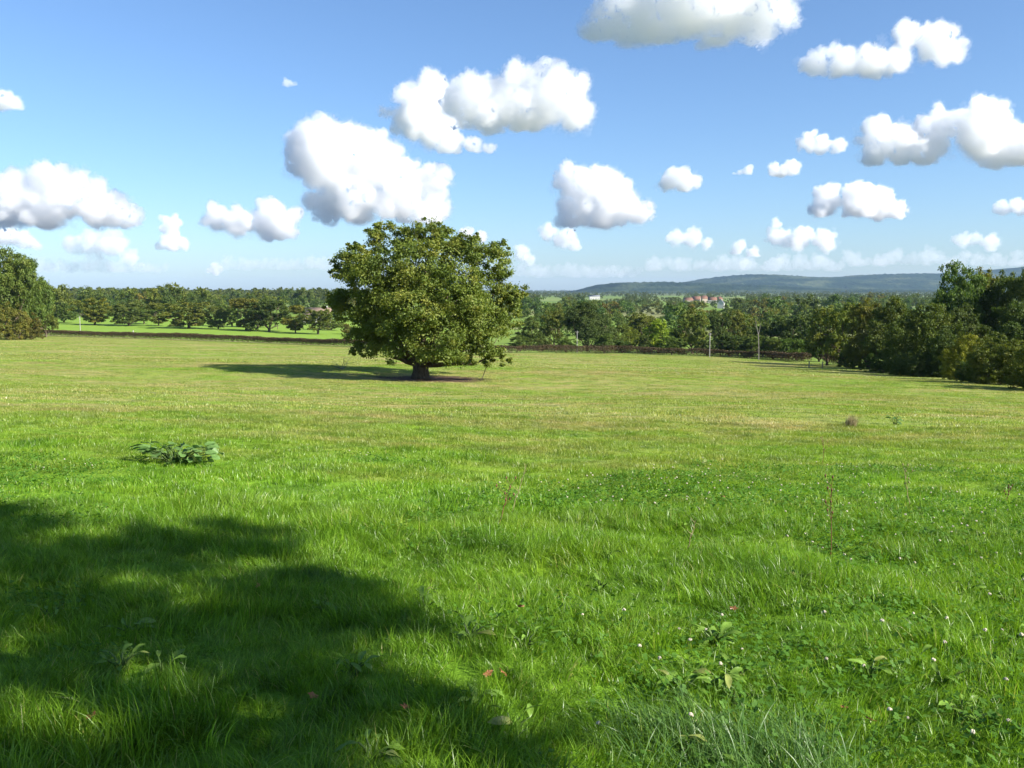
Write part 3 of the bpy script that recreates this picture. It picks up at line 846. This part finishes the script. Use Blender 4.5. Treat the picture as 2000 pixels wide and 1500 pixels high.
# pale verge of the lane between the two hedges
def strip(name, pts, d0, d1, mat, kind='structure', lift=.07):
    V = []
    for p in pts:
        for d in (d0, d1): V.append((p.x + .1 * d, p.y + d, Hs(p.x + .1 * d, p.y + d) + lift))
    F = [[2 * i, 2 * i + 2, 2 * i + 3, 2 * i + 1] for i in range(len(pts) - 1)]
    return tag(link(name, mesh_np(name, V, F), mat), kind=kind)
def plain(name, c1, c2, sc=1.0, rough=.9, bump=0.0):
    k = NT(name); tc = k.n('ShaderNodeNewGeometry').outputs['Position']
    n = k.noise(tc, sc, 4, .65); col = k.ramp(n, [(.35, c1), (.65, c2)])
    b = k.n('ShaderNodeBsdfPrincipled', ins={'Base Color': col, 'Roughness': rough, 'Specular IOR Level': .25})
    if bump: k.l(k.n('ShaderNodeBump', ins={'Strength': bump, 'Distance': .03, 'Height': n}).outputs[0], b.inputs['Normal'])
    k.l(b.outputs[0], k.out.inputs[0]); return k.m
fine = [HEDGE[i].lerp(HEDGE[i + 1], t / 8) for i in range(0, 6) for t in range(8)] + [HEDGE[6]]
strip('verge', fine, 2.2, 5.6, plain('verge_grass', (.20, .20, .07), (.30, .25, .11), .4))

# ------------------------------------------------------------------ poles, posts and the dead trunk
POLE = plain('weathered_pole', (.24, .23, .21), (.33, .32, .29), 3.0)
WOOD = plain('grey_wood', (.12, .105, .09), (.20, .185, .16), 3.0)
def pole(px, d, top, label, r=.085):
    p = at(px, d); h = top_height(px, top, d, p)
    root = bpy.data.objects.new('utility_pole', None); COL.objects.link(root); root.location = p
    tag(root, label, 'pole', 'poles along the lane')
    v, f = tube([(0, 0, -.3), (0, 0, h * .5), (0, 0, h - .02), (0, 0, h)], [r, r * .85, r * .7, .01], 10); me = mesh_np('pole', v, f, True); link('pole', me, POLE, root)
    parts = [tube([(-.35, 0, h - .35), (.35, 0, h - .35)], [.03, .03], 6)]
    link('bracket', mesh_np('bracket', *join(parts)), WOOD, root)
    for sx in (-.3, .3):
        v, f = tube([(sx, 0, h - .34), (sx, 0, h - .27), (sx, 0, h - .2), (sx, 0, h - .16)], [.03, .055, .045, .015], 8)
        link('insulator', mesh_np('insulator', v, f, True), POLE, root)
pole(1127, 196, 646, 'pale light pole in front of the big dark tree')
pole(1386, 186, 650, 'pale light pole right of the tall olive tree', .09)
pole(159, 268, 618, 'thin white pole at the left end of the clipped hedge', .11)
def post(px, d, hgt, r, label, mat):
    p = at(px, d)
    v, f = tube([(0, 0, -.2), (0, 0, hgt * .6), (.01, 0, hgt - .03), (.01, 0, hgt)], [r, r, r * .95, r * .3], 8)
    o = link('fence_post', mesh_np('fence_post', v, f, True), mat); o.location = p
    tag(o, label, 'post')
post(1581, 134, 1.1, .08, 'grey gate post at the left side of the gap in the hedge', WOOD)
post(1607, 132, 1.05, .08, 'grey gate post at the right side of the gap in the hedge', WOOD)
post(262, 244, 1.7, .16, 'short white post sticking up from the left part of the clipped hedge', POLE)
def dead_tree():
    p = at(1478, 176); root_h = top_height(1474, 622, 176, p); h = root_h
    parts = [tube([(.4, 0, -.2), (.35, 0, h * .3), (.2, 0, h * .62), (-.25, 0, h * .82), (-.45, 0, h)], [.11, .10, .08, .05, .02], 8),
             tube([(.2, 0, h * .6), (.55, .1, h * .78), (.6, .1, h * .9)], [.06, .04, .015], 6), tube([(-.1, 0, h * .76), (-.55, 0, h * .84)], [.05, .015], 6)]
    o = link('dead_tree', mesh_np('dead_tree', *join(parts), True), WOOD); o.location = p
    tag(o, 'bare grey dead tree trunk standing out against the dark trees', 'dead tree')
dead_tree()
def dead_branch():
    p = onground(668, 722); rng = np.random.default_rng(3)
    parts = []
    for e in ((.9, .2, 1.15), (.35, 0, .75), (-.75, -.1, .75), (-.95, .2, .4), (.1, .2, 1.0)):
        q = bend((0, 0, 0), e, rng, 5, .12); parts.append(tube(q, np.linspace(.035, .01, 5), 5))
        parts.append(tube(bend(q[2], np.array(q[2]) + rng.normal(size=3) * .25 + np.array([0, 0, .2]), rng, 3, .1), np.linspace(.018, .006, 3), 4))
    o = link('dead_branch', mesh_np('dead_branch', *join(parts), True), WOOD); o.location = p
    tag(o, 'fallen dead branch with bare twigs left of the oak in its shadow', 'branch')
dead_branch()

# ------------------------------------------------------------------ houses far across the valley
def box(x0, x1, y0, y1, z0, z1):
    V = [(x, y, z) for z in (z0, z1) for y in (y0, y1) for x in (x0, x1)]
    return np.array(V, float), np.array([[0, 2, 3, 1], [4, 5, 7, 6], [0, 1, 5, 4], [1, 3, 7, 5], [3, 2, 6, 7], [2, 0, 4, 6]])
WALLW, WALLC = plain('white_render', (.42, .41, .39), (.48, .47, .45), .5), plain('cream_render', (.24, .20, .16), (.30, .26, .20), .5)
TILE, SLATE = plain('clay_tiles', (.14, .075, .05), (.19, .10, .065), .8), plain('grey_slates', (.10, .11, .13), (.17, .18, .20), .8)
DARKG = plain('window_glass', (.03, .035, .045), (.05, .055, .065), 1.0, .2); SHUT = plain('door_wood', (.10, .07, .05), (.15, .10, .07), 2.0)
def house(px, d, w, dp, h, rh, rot, wall, roof, label, sink=0.0):
    p = at(px, d); p.z -= sink
    root = bpy.data.objects.new('house', None); COL.objects.link(root); root.location = p; root.rotation_euler = (0, 0, rot)
    tag(root, label, 'house')
    v, f = box(-w / 2, w / 2, -dp / 2, dp / 2, -.5, h); nv = len(v)
    v = np.vstack([v, [(-w / 2, 0, h + rh), (w / 2, 0, h + rh)]])
    me = bpy.data.meshes.new('wall'); me.from_pydata([tuple(q) for q in v], [], [tuple(q) for q in f if list(q) != [4, 5, 7, 6]] + [(4, 6, 8), (7, 5, 9)]); link('wall', me, wall, root)
    e = .35; t = .18
    R_ = []
    for sgn in (-1, 1):
        y0 = sgn * (dp / 2 + e); z0 = h - e * rh / (dp / 2)
        a = np.array([(-w / 2 - e, y0, z0), (w / 2 + e, y0, z0), (w / 2 + e, 0, h + rh + .01), (-w / 2 - e, 0, h + rh + .01)], float)
        R_.append((np.vstack([a + [0, 0, .02], a + [0, 0, t]]), np.array([[0, 1, 2, 3], [4, 5, 6, 7], [0, 1, 5, 4], [1, 2, 6, 5], [2, 3, 7, 6], [3, 0, 4, 7]])))
    ro = link('roof', mesh_np('roof', *join(R_)), roof, root)
    link('chimney', mesh_np('chimney', *box(w * .3, w * .3 + .7, -.35, .35, h + rh - .5, h + rh + .9)), wall, ro)
    for i, x in enumerate(np.linspace(-w * .36, w * .36, 4)):
        if i == 1: link('door', mesh_np('door', *box(x - .5, x + .5, -dp / 2 - .04, -dp / 2 + .02, 0, 2.1)), SHUT, root)
        else: link('window', mesh_np('window', *box(x - .5, x + .5, -dp / 2 - .04, -dp / 2 + .02, 1.0, 2.3)), DARKG, root)
    link('window', mesh_np('window', *box(w / 2 - .02, w / 2 + .04, -.5, .5, h - 1.2, h)), DARKG, root)
house(622, 410, 12.5, 7, 3.6, 3.0, .15, WALLW, plain('weathered_tiles', (.20, .14, .10), (.28, .20, .15), .8), 'cream house with pale gable behind the last trees of the left row')
house(1406, 1000, 7, 7, 6.0, 3.4, 1.2, WALLW, SLATE, 'small white house with grey roof below the red roofed village')
house(1160, 1880, 22, 9, 6.5, 2.5, .1, WALLW, SLATE, 'long white building far off left of the village, under the first hill')
house(1342, 1390, 14, 8, 4.5, 4.0, .3, WALLC, TILE, 'leftmost of the red roofed village houses, lowest of them')
house(1358, 1400, 13, 9, 5.5, 4.8, -.4, WALLC, TILE, 'widest red roofed house in the middle of the village')
house(1372, 1440, 12, 8, 6.5, 4.6, .5, WALLC, TILE, 'red roofed village house standing turned behind the widest one')
house(1389, 1380, 13, 8, 4.8, 4.4, -.1, WALLW, TILE, 'white walled red roofed house second from the right in the village')
house(1402, 1420, 10, 8, 5.6, 4.2, .8, WALLC, TILE, 'rightmost red roofed village house above the small white house')

# ------------------------------------------------------------------ grass
def blade_mat():
    k = NT('grass_blade')
    straw, n2, n3, pos, sep, tuft = grass_colour(k)
    tone = k.n('ShaderNodeAttribute', attribute_name='tone').outputs['Fac']
    oi = k.n('ShaderNodeObjectInfo').outputs['Random']
    s = k.math('ADD', straw, k.math('MULTIPLY', k.math('SUBTRACT', tone, .5), .34), clamp=True)
    dry = k.math('GREATER_THAN', tone, .975)
    s = k.math('MAXIMUM', s, k.math('MULTIPLY', dry, .75))
    col = k.ramp(s, STRAW)
    hue = k.n('ShaderNodeHueSaturation', ins={'Hue': .5, 'Saturation': 1.0, 'Value': k.math('ADD', k.math('ADD', .48, k.math('MULTIPLY', tone, .8)), k.math('MULTIPLY', oi, .26)), 'Color': col})
    col = k.mix(1.0, hue.outputs[0], tuft, 'MULTIPLY')
    df = k.n('ShaderNodeBsdfDiffuse', ins={'Color': col})
    tr = k.n('ShaderNodeBsdfTranslucent', ins={'Color': k.mix(1.0, col, (1.15, 1.15, .5), 'MULTIPLY')})
    mx = k.n('ShaderNodeMixShader', ins={0: .45, 1: df.outputs[0], 2: tr.outputs[0]})
    gl = k.n('ShaderNodeBsdfGlossy', ins={'Color': (1, 1, 1, 1), 'Roughness': .38})
    m2 = k.n('ShaderNodeMixShader', ins={0: .022, 1: mx.outputs[0], 2: gl.outputs[0]})
    k.l(m2.outputs[0], k.out.inputs[0]); return k.m
BLADE = blade_mat()

def tile(seed, n, rad, hmin, hmax, width, segs=3, tuft=9, lean=.7):
    rng = np.random.default_rng(seed)
    nt = max(n // tuft, 1)
    tp = rng.normal(size=(nt, 2)) * rad * .55; ta = rng.uniform(0, 6.28, nt) * .5 + rng.uniform(0, 6.28); tl = rng.uniform(.2, 1.0, nt) * lean; th = rng.uniform(.7, 1.2, nt)
    i = rng.integers(0, nt, n)
    base = tp[i] + rng.normal(size=(n, 2)) * rad * (.14 if tuft < 15 else .12)
    ang = ta[i] + rng.normal(size=n) * .7; ln = tl[i] * rng.uniform(.4, 1.6, n); h = rng.uniform(hmin, hmax, n) * th[i]
    w = width * rng.uniform(.6, 1.3, n); yaw = rng.uniform(0, 6.28, n)
    D = np.stack([np.cos(ang), np.sin(ang)], 1); W = np.stack([np.cos(yaw), np.sin(yaw)], 1)
    V = np.zeros((n, segs + 1, 2, 3))
    for s in range(segs + 1):
        t = s / segs
        off = D * (h * ln * t ** 1.8)[:, None]; z = h * (t - .32 * ln * t ** 2.2) - .01
        ww = w * (1 - t ** 1.6 * .93) * .5
        for j, sg in enumerate((-1, 1)):
            V[:, s, j, :2] = base + off + W * (sg * ww)[:, None]; V[:, s, j, 2] = z
    o = np.arange(n)[:, None] * (segs + 1) * 2; q = np.arange(segs)[None] * 2
    F = np.stack([o + q, o + q + 1, o + q + 3, o + q + 2], -1).reshape(-1, 4)
    me = mesh_np('grass', V.reshape(-1, 3), F)
    a = me.attributes.new('tone', 'FLOAT', 'POINT'); a.data.foreach_set('value', np.repeat(rng.uniform(size=n), (segs + 1) * 2).astype(np.float32))
    me.materials.append(BLADE)
    return me

def vnoise(x, y, s, o):
    return np.array([mnoise.noise(Vector((a * s + o, b * s, o))) for a, b in zip(x, y)])

def fan(y0, y1, sp, rng, k=.68, m=1.6):
    ys = np.arange(y0, y1, sp); P = []
    for y in ys:
        xs = np.arange(-k * y - m, k * y + m, sp)
        P.append(np.stack([xs, np.full(len(xs), y)], 1))
    P = np.vstack(P); return P + rng.uniform(-.5, .5, P.shape) * sp

def grass_zone(name, y0, y1, sp, srcs, rng, smin, smax, keep=None, hs=.10, ny=1.0):
    P = fan(y0, y1, sp, rng)
    x, y = P[:, 0], P[:, 1]
    ok = y < np.interp(x, hx[order], hy[order]) - 1.2
    ok &= ((x - OAK[0] - 1) / 4.6) ** 2 + ((y - OAK[1] + .4) / 3.6) ** 2 > rng.uniform(.7, 1.15, len(x))
    if keep is not None: ok &= keep(x, y)
    x, y = x[ok], y[ok]
    z = H(x, y); e = .15
    gx, gy = (H(x + e, y) - H(x - e, y)) / (2 * e), (H(x, y + e) - H(x, y - e)) / (2 * e)
    rots = np.zeros((len(x), 3)); rots[:, 0] = np.arctan(gy); rots[:, 1] = -np.arctan(gx)
    yaw = rng.uniform(0, 6.28, len(x))
    for i in range(len(x)):
        m = Euler((rots[i, 0], rots[i, 1], 0)).to_matrix() @ Euler((0, 0, yaw[i])).to_matrix()
        rots[i] = m.to_euler()[:]
    nz = vnoise(x, y, .5 / max(sp, .6), 3.1) + .6 * vnoise(x, y, 1.4 / max(sp, .6), 8.7)
    s = np.clip(smin + (smax - smin) * (nz * .75 + .5), smin, smax)
    S = np.stack([np.ones(len(x)), np.ones(len(x)), s], 1)
    S[:, :2] *= (.7 + .3 * s)[:, None]
    print(name, len(x))
    return scatter(name, np.stack([x, y, z], 1), rots, S, rng.integers(0, len(srcs), len(x)), srcs)

rg = np.random.default_rng(21)
grass_zone('grass', 1.4, 9.5, .25, [tile(200 + i, 560, .26, .035, .14, .0050, 3, 26, 1.15) for i in range(14)], rg, .3, 1.75)
grass_zone('grass', 9.2, 27, .50, [tile(220 + i, 640, .46, .025, .09, .0075, 3, 24, 1.1) for i in range(10)], rg, .25, 1.8)
grass_zone('grass', 26, 88, 1.5, [tile(240 + i, 560, 1.3, .025, .085, .019, 2, 7, .9) for i in range(8)], rg, .3, 1.7)
grass_zone('grass', 86, 290, 4.6, [tile(260 + i, 520, 4.0, .04, .11, .06, 2, 6, .9) for i in range(8)], rg, .35, 1.6)

# clover
CLOVER = leaf_mat('clover_leaves', (.060, .150, .014), (.085, .195, .022), (.115, .23, .035), .4)
def clover_tile(seed, n=70, rad=.34):
    rng = np.random.default_rng(seed); Vs, Fs, T_ = [], [], []
    c = rng.normal(size=(n, 2)) * rad * .5
    for i in range(n):
        z = rng.uniform(.035, .10); a0 = rng.uniform(0, 6.28); tilt = rng.normal(size=2) * .35; t = rng.uniform()
        for k in range(3):
            a = a0 + k * 2.094; r = rng.uniform(.006, .011)
            cx, cy = c[i, 0] + math.cos(a) * r * 1.05, c[i, 1] + math.sin(a) * r * 1.05
            V = []
            for q in range(6):
                b = a + q * math.pi / 3; rr = r * (1.0 if q != 0 else .82)
                x, y = math.cos(b) * rr, math.sin(b) * rr
                V.append((cx + x, cy + y, z + (cx + x - c[i, 0]) * tilt[0] + (cy + y - c[i, 1]) * tilt[1] + .12 * abs(math.sin(b - a)) * r))
            o = len(Vs) ; Vs += V
            Fs += [[o, o + 1, o + 2, o + 3], [o, o + 3, o + 4, o + 5]]; T_ += [t] * 6
    me = mesh_np('clover', Vs, Fs); a = me.attributes.new('tone', 'FLOAT', 'POINT'); a.data.foreach_set('value', np.array(T_, np.float32)); me.materials.append(CLOVER)
    return me
def clover_field(x, y):
    f = vnoise(x, y, .38, 5.5) + .45 * vnoise(x, y, 1.1, 2.2) + np.clip((x / np.maximum(y, 1) - .02) * .8, -.35, .3)
    return f - np.where(y < 4.5, .18, 0) - np.clip((y - 11) * .06, 0, .6)
grass_zone('clover', 2.2, 15, .33, [clover_tile(300 + i) for i in range(5)], rg, .8, 1.2, keep=lambda x, y: clover_field(x, y) > rg.uniform(-.15, .75, len(x)))
# ------------------------------------------------------------------ small plants, flowers and fallen leaves
def simple_leaf_mat(name, c1, c2, trans=.25, gloss=.022):
    k = NT(name); tc = k.n('ShaderNodeTexCoord').outputs['Object']
    n = k.noise(tc, 14, 3, .6); oi = k.n('ShaderNodeObjectInfo')
    col = k.ramp(n, [(.35, c1), (.65, c2)])
    hs = k.n('ShaderNodeHueSaturation', ins={'Value': k.math('ADD', .8, k.math('MULTIPLY', oi.outputs['Random'], .4)), 'Color': col})
    df = k.n('ShaderNodeBsdfDiffuse', ins={'Color': hs.outputs[0]}); tr = k.n('ShaderNodeBsdfTranslucent', ins={'Color': hs.outputs[0]})
    mx = k.n('ShaderNodeMixShader', ins={0: trans, 1: df.outputs[0], 2: tr.outputs[0]})
    gl = k.n('ShaderNodeBsdfGlossy', ins={'Roughness': .42}); m2 = k.n('ShaderNodeMixShader', ins={0: gloss, 1: mx.outputs[0], 2: gl.outputs[0]})
    k.l(m2.outputs[0], k.out.inputs[0]); return k.m
BURD = simple_leaf_mat('burdock_leaf', (.085, .175, .038), (.14, .23, .07))
DOCK = simple_leaf_mat('dock_leaf', (.11, .21, .025), (.17, .27, .045))
PALE = simple_leaf_mat('yellowing_leaf', (.17, .23, .05), (.24, .25, .07))
RUST = simple_leaf_mat('rust_stem', (.12, .055, .03), (.19, .10, .05), .1)
STRAWM = simple_leaf_mat('straw', (.30, .25, .12), (.42, .35, .18), .3)
FLOWER = simple_leaf_mat('clover_flower', (.50, .44, .33), (.62, .56, .44), .2)
FALLEN = simple_leaf_mat('fallen_leaf', (.26, .10, .04), (.38, .19, .08), .3)
STEM = simple_leaf_mat('green_stem', (.07, .13, .025), (.11, .17, .04), .2)

def leaf_blade(seed, length, width, heart=0.0, wave=.05, arch=.25, n=8):
    """broad leaf lying along +X from its base, folded along the midrib, wavy at the edge"""
    rng = np.random.default_rng(seed); V = []
    ph = rng.uniform(0, 6.28)
    for i in range(n + 1):
        t = i / n
        w = width * .5 * (math.sin(math.pi * min(t * (1 - heart) + heart * .55 + .02, 1)) ** .8 if t < 1 else .02)
        if heart and i == 0: w = width * .34
        x = length * t; z = arch * length * (t - 1.25 * t * t)
        for s in (-1, -.5, 0, .5, 1):
            back = heart * .22 * length * (1 - t) ** 3 * abs(s)
            V.append((x - back, s * w, z + abs(s) * w * .25 + wave * length * math.sin(9 * t + ph + s * 2) * abs(s) ** 1.5))
    F = [[i * 5 + j, i * 5 + j + 1, (i + 1) * 5 + j + 1, (i + 1) * 5 + j] for i in range(n) for j in range(4)]
    return mesh_np('leaf', V, F, True)

def plant(name, p, label, cat, leaves, mats, rng, n, lrange, spread, lift, petiole=True):
    root = bpy.data.objects.new(name, None); COL.objects.link(root); root.location = p
    root.empty_display_size = .1
    tag(root, label, cat)
    pet = []
    for i in range(n):
        o = link('leaf', leaves[int(rng.integers(len(leaves)))], None, root)
        a = i * 2.4 + rng.uniform(-.4, .4); r = spread[0] * math.sqrt(rng.uniform(.02, 1))
        x, y = r * math.cos(a), r * math.sin(a) * spread[1]
        z = rng.uniform(*lift)
        o.location = (x, y, z); s = rng.uniform(*lrange)
        o.scale = (s, s * rng.uniform(.85, 1.2), s)
        o.rotation_euler = (rng.normal() * .35, rng.uniform(-.55, .3) if name == 'dock_plant' else rng.uniform(-.25, .35), a + rng.normal() * .5)
        if mats:
            m = mats[0] if rng.uniform() < .93 else mats[-1]
            o.material_slots[0].link = 'OBJECT'; o.material_slots[0].material = m
        pet.append(tube([(x * .15, y * .15, -.02), (x * .55, y * .55, z * .7), (x, y, z)], [.008, .006, .004], 5))
    if petiole: link('stem', mesh_np('stem', *join(pet), True), STEM, root)
    return root
def withmat(me, m): me.materials.append(m); return me
BL = [withmat(leaf_blade(i, 1.0, .72, .35, .03, .2), BURD) for i in range(4)]
DL = [withmat(leaf_blade(10 + i, 1.0, .34, 0, .035, .35), DOCK) for i in range(4)]
rp = np.random.default_rng(31)
b0 = onground(345, 905)
plant('burdock', b0, 'wide clump of dark burdock leaves spreading in the left middle of the grass', 'plant', BL, [BURD, BURD], rp, 84, (.10, .19), (.62, .55), (.05, .27))
for px, py, lab, n, s in ((1395, 1262, 'yellow-green dock plant over a dark hollow in the grass', 11, .17), (915, 1255, 'pale dock with pointed leaves just right of the shade', 8, .16), (258, 1240, 'dock with one upright leaf caught by the sun in the shade', 6, .17),
                       (240, 1312, 'pale leafy dock rosette lit in a sun patch within the shade', 14, .12), (318, 1320, 'broad flat dock leaf at the edge of the sun patch', 4, .16), (1330, 1360, 'loose group of ragged dock leaves in the lower middle', 14, .15),
                       (1410, 1345, 'dock with yellowing leaves right of the ragged group', 8, .15), (1700, 1325, 'small dock with up-pointing leaves in the lower right', 6, .14), (1880, 1275, 'tuft of dock leaves near the right edge beside white clover', 7, .15),
                       (690, 1320, 'greyish dock leaves at the lower rim of the shade', 8, .15), (1440, 1070, 'small dark dock amid the clover right of centre', 6, .12), (420, 1050, 'small broad-leaved weed on the upper rim of the shade', 6, .14),
                       (730, 1490, 'dock plant cut off by the bottom edge of the photo', 7, .17), (1890, 1165, 'pale leaf tuft at the right above the dock tuft', 5, .13), (100, 1215, 'dim broad-leaved weed deep in the shade on the left', 7, .13),
                       (1000, 1435, 'single drooping dock left of the long tussock', 4, .16), (830, 1200, 'dark dock in the shadowed dip near the middle', 7, .15)):
    p = onground(px, py)
    plant('dock_plant', p, lab, 'plant', DL, [DOCK, PALE], rp, n, (s * .45, s * .8), (.085, .9), (.04, .10))
for i in range(30):
    px, py = rp.uniform(560, 1990), 1010 + 480 * rp.uniform() ** .8
    if px < 900 and py > 1250: px += 700
    p = onground(px, py)
    o = plant('dock_plant', p, 'small low broad-leaved weed growing through the grass', 'plant', DL, [DOCK, PALE], rp, int(rp.integers(4, 9)), (.05, .11), (.07, .9), (.035, .085))
    o['group'] = 'small weeds scattered through the near grass'
p = onground(1748, 829)
plant('weed', p, 'small dark green weed beside the straw-coloured tussock on the right', 'plant', BL, [BURD, BURD], rp, 14, (.10, .18), (.2, .7), (.05, .28))

def tussock(name, p, label, n, rad, hgt, width, mat, seed, lean=.9):
    rng = np.random.default_rng(seed)
    me = tile(seed, n, rad, hgt * .5, hgt, width, 5, 6, lean); me.materials.clear(); me.materials.append(mat)
    o = link(name, me); o.location = p
    return tag(o, label, 'grass tussock')
COARSE = simple_leaf_mat('coarse_grass', (.085, .195, .034), (.15, .27, .06), .4, .03)
tussock('grass_tussock', onground(1662, 834), 'straw-coloured dry tussock standing alone on the right of the pasture', 420, .15, .42, .012, STRAWM, 401, .5)
for i, (px, py, lab) in enumerate(((1420, 1490, 'long arching tussock of coarse bluish grass at the bottom edge'), (1560, 1500, 'second long coarse tussock right of the bluish one at the bottom edge'), (1300, 1440, 'smaller coarse tussock left of the long arching ones'))):
    tussock('grass_tussock', onground(px, py), lab, 480, .24, .25, .0052, COARSE, 410 + i, 1.45)

# tall dry flower stalks
def stalk(px, py, top, label, mat, seed, lean=.1, heads=True):
    p = onground(px, py); rng = np.random.default_rng(seed)
    v = ray(px, top); h = EYE.z + v.z / v.y * p.y - p.z
    root = bpy.data.objects.new('dry_stalk', None); COL.objects.link(root); root.location = p; tag(root, label, 'stalk')
    path = bend((0, 0, -.02), (lean * h, rng.normal() * .05 * h, h), rng, 7, .03)
    link('stem', mesh_np('stem', *tube(path, np.linspace(.0055, .0026, 7), 5), True), mat, root)
    tw = []
    for i in range(3, 7):
        for _ in range(2):
            e = np.array(path[i]) + np.array([rng.normal() * .06, rng.normal() * .06, .09]) * (h + .2)
            tw.append(tube(bend(path[i], e, rng, 3, .1), [.0026, .002, .0016], 4))
            if heads: tw.append(tube([e, e + np.array([0, 0, .012]), e + np.array([0, 0, .03])], [.004, .010, .002], 5))
    link('seed_head', mesh_np('seed_head', *join(tw), True), mat, root)
stalk(1622, 1085, 950, 'tall reddish dry dock stalk among the clover on the right', RUST, 1, -.02)
stalk(1607, 905, 862, 'short reddish dry stalk up the slope behind the tall one', RUST, 2, 0)
stalk(972, 1035, 950, 'thin dark dry stalk leaning right near the middle', RUST, 3, .28)
stalk(1000, 1000, 915, 'thin pale grass stalk leaning right near the middle', STRAWM, 4, .3, False)
stalk(1340, 1080, 1020, 'bent straw-coloured stalk amid the clover', STRAWM, 5, .25, False)
stalk(1775, 990, 920, 'grey feathery dry stalk near the right edge', STRAWM, 6, -.15)
stalk(1960, 985, 955, 'low rusty dry weed near the right edge of the clover', RUST, 7, .4)

# white clover heads
def clover_head(seed):
    rng = np.random.default_rng(seed); parts = [tube([(0, 0, 0), (.004, 0, .06), (.006, .002, .115)], [.0016, .0014, .0014], 4)]
    v, f = ICO1T
    for _ in range(11):
        u = rng.normal(size=3); u /= np.linalg.norm(u); u[2] = abs(u[2]) * .9
        parts.append((v * np.array([.0045, .0045, .006]) + np.array([.006, .002, .122]) + u * .0075, f))
    return mesh_tri('clover_flower', parts)
def mesh_tri(name, parts):
    me = bpy.data.meshes.new(name); V, F, o = [], [], 0
    mi = []
    for i, (v, f) in enumerate(parts):
        V += [tuple(q) for q in v]; F += [tuple(int(a) + o for a in q) for q in f]; o += len(v); mi += [0 if i == 0 else 1] * len(f)
    me.from_pydata(V, [], F); me.polygons.foreach_set('material_index', mi); me.polygons.foreach_set('use_smooth', [True] * len(F))
    me.materials.append(STEM); me.materials.append(FLOWER); return me
_b = bmesh.new(); bmesh.ops.create_icosphere(_b, subdivisions=1, radius=1.0)
ICO1T = (np.array([x.co[:] for x in _b.verts]), np.array([[q.index for q in p.verts] for p in _b.faces])); _b.free()
CH = [clover_head(500 + i) for i in range(4)]
rc = np.random.default_rng(61)
cand = fan(3.2, 15, .16, rc, .6, .5)
cf = clover_field(cand[:, 0], cand[:, 1]); cand = cand[cf > .16]
cand = cand[rc.permutation(len(cand))[:290]]
for x, y in cand:
    o = link('clover_flower', CH[int(rc.integers(4))]); o.location = (x, y, Hs(x, y) + rc.uniform(-.01, .02))
    s = rc.uniform(.65, 1.15); o.scale = (s, s, s); o.rotation_euler = (rc.normal() * .2, rc.normal() * .2, rc.uniform(0, 6.28))
    tag(o, 'small white clover flower head standing in the grass', 'flower', 'white clover flowers in the pasture')

# fallen leaves
def fallen(seed):
    rng = np.random.default_rng(seed); V = [(0, 0, 0)]
    n = 16
    for i in range(n):
        a = 2 * math.pi * i / n; r = .018 * (1 + .28 * math.cos(5 * a) + .1 * rng.normal())
        x, y = math.cos(a) * r * 1.35, math.sin(a) * r * .85
        V.append((x, y, .25 * abs(y) + 6 * x * x + .003 * rng.normal()))
    me = bpy.data.meshes.new('fallen_leaf'); me.from_pydata(V, [], [(0, i + 1, (i + 1) % n + 1) for i in range(n)]); me.materials.append(FALLEN); return me
for i, (px, py, lab) in enumerate(((1018, 1207, 'orange fallen leaf lying on the sunlit grass in the middle'), (1700, 1437, 'red-brown fallen leaf at the lower right'), (181, 1432, 'red fallen leaf in the shade at the lower left'), (613, 1390, 'rusty fallen leaf at the bottom of the shade'),
                                   (981, 1342, 'orange fallen leaf on the right rim of the shade'), (792, 1412, 'pale brown curled leaf at the bottom right of the shade'), (1432, 1210, 'orange fallen leaf behind the yellow-green dock'), (1412, 982, 'rusty fallen leaf far up among the clover'), (505, 1165, 'pinkish fallen leaf at the right of the shade'), (953, 1345, 'small red fallen leaf left of the orange one on the shade rim'), (1648, 1412, 'small pink fallen leaf left of the red-brown one'))):
    p = onground(px, py); o = link('fallen_leaf', fallen(700 + i)); o.location = p + Vector((0, 0, .075)); o.rotation_euler = (rc.normal() * .4 + .35, rc.normal() * .4, rc.uniform(0, 6.28))
    tag(o, lab, 'leaf', 'fallen leaves on the grass')

# ------------------------------------------------------------------ the air of the valley
def haze():
    v, f = box(-12500, 12500, -12500, 12500, -25, 215)
    k = NT('haze_air'); vp = k.n('ShaderNodeVolumePrincipled', ins={'Color': (.43, .63, 1.0, 1), 'Density': HAZE, 'Anisotropy': 0.0}); k.l(vp.outputs[0], k.out.inputs['Volume'])
    tag(link('haze', mesh_np('haze', v, f), k.m), kind='stuff')
HAZE = 3.7e-5
haze()
print('done', time.time() - T0)
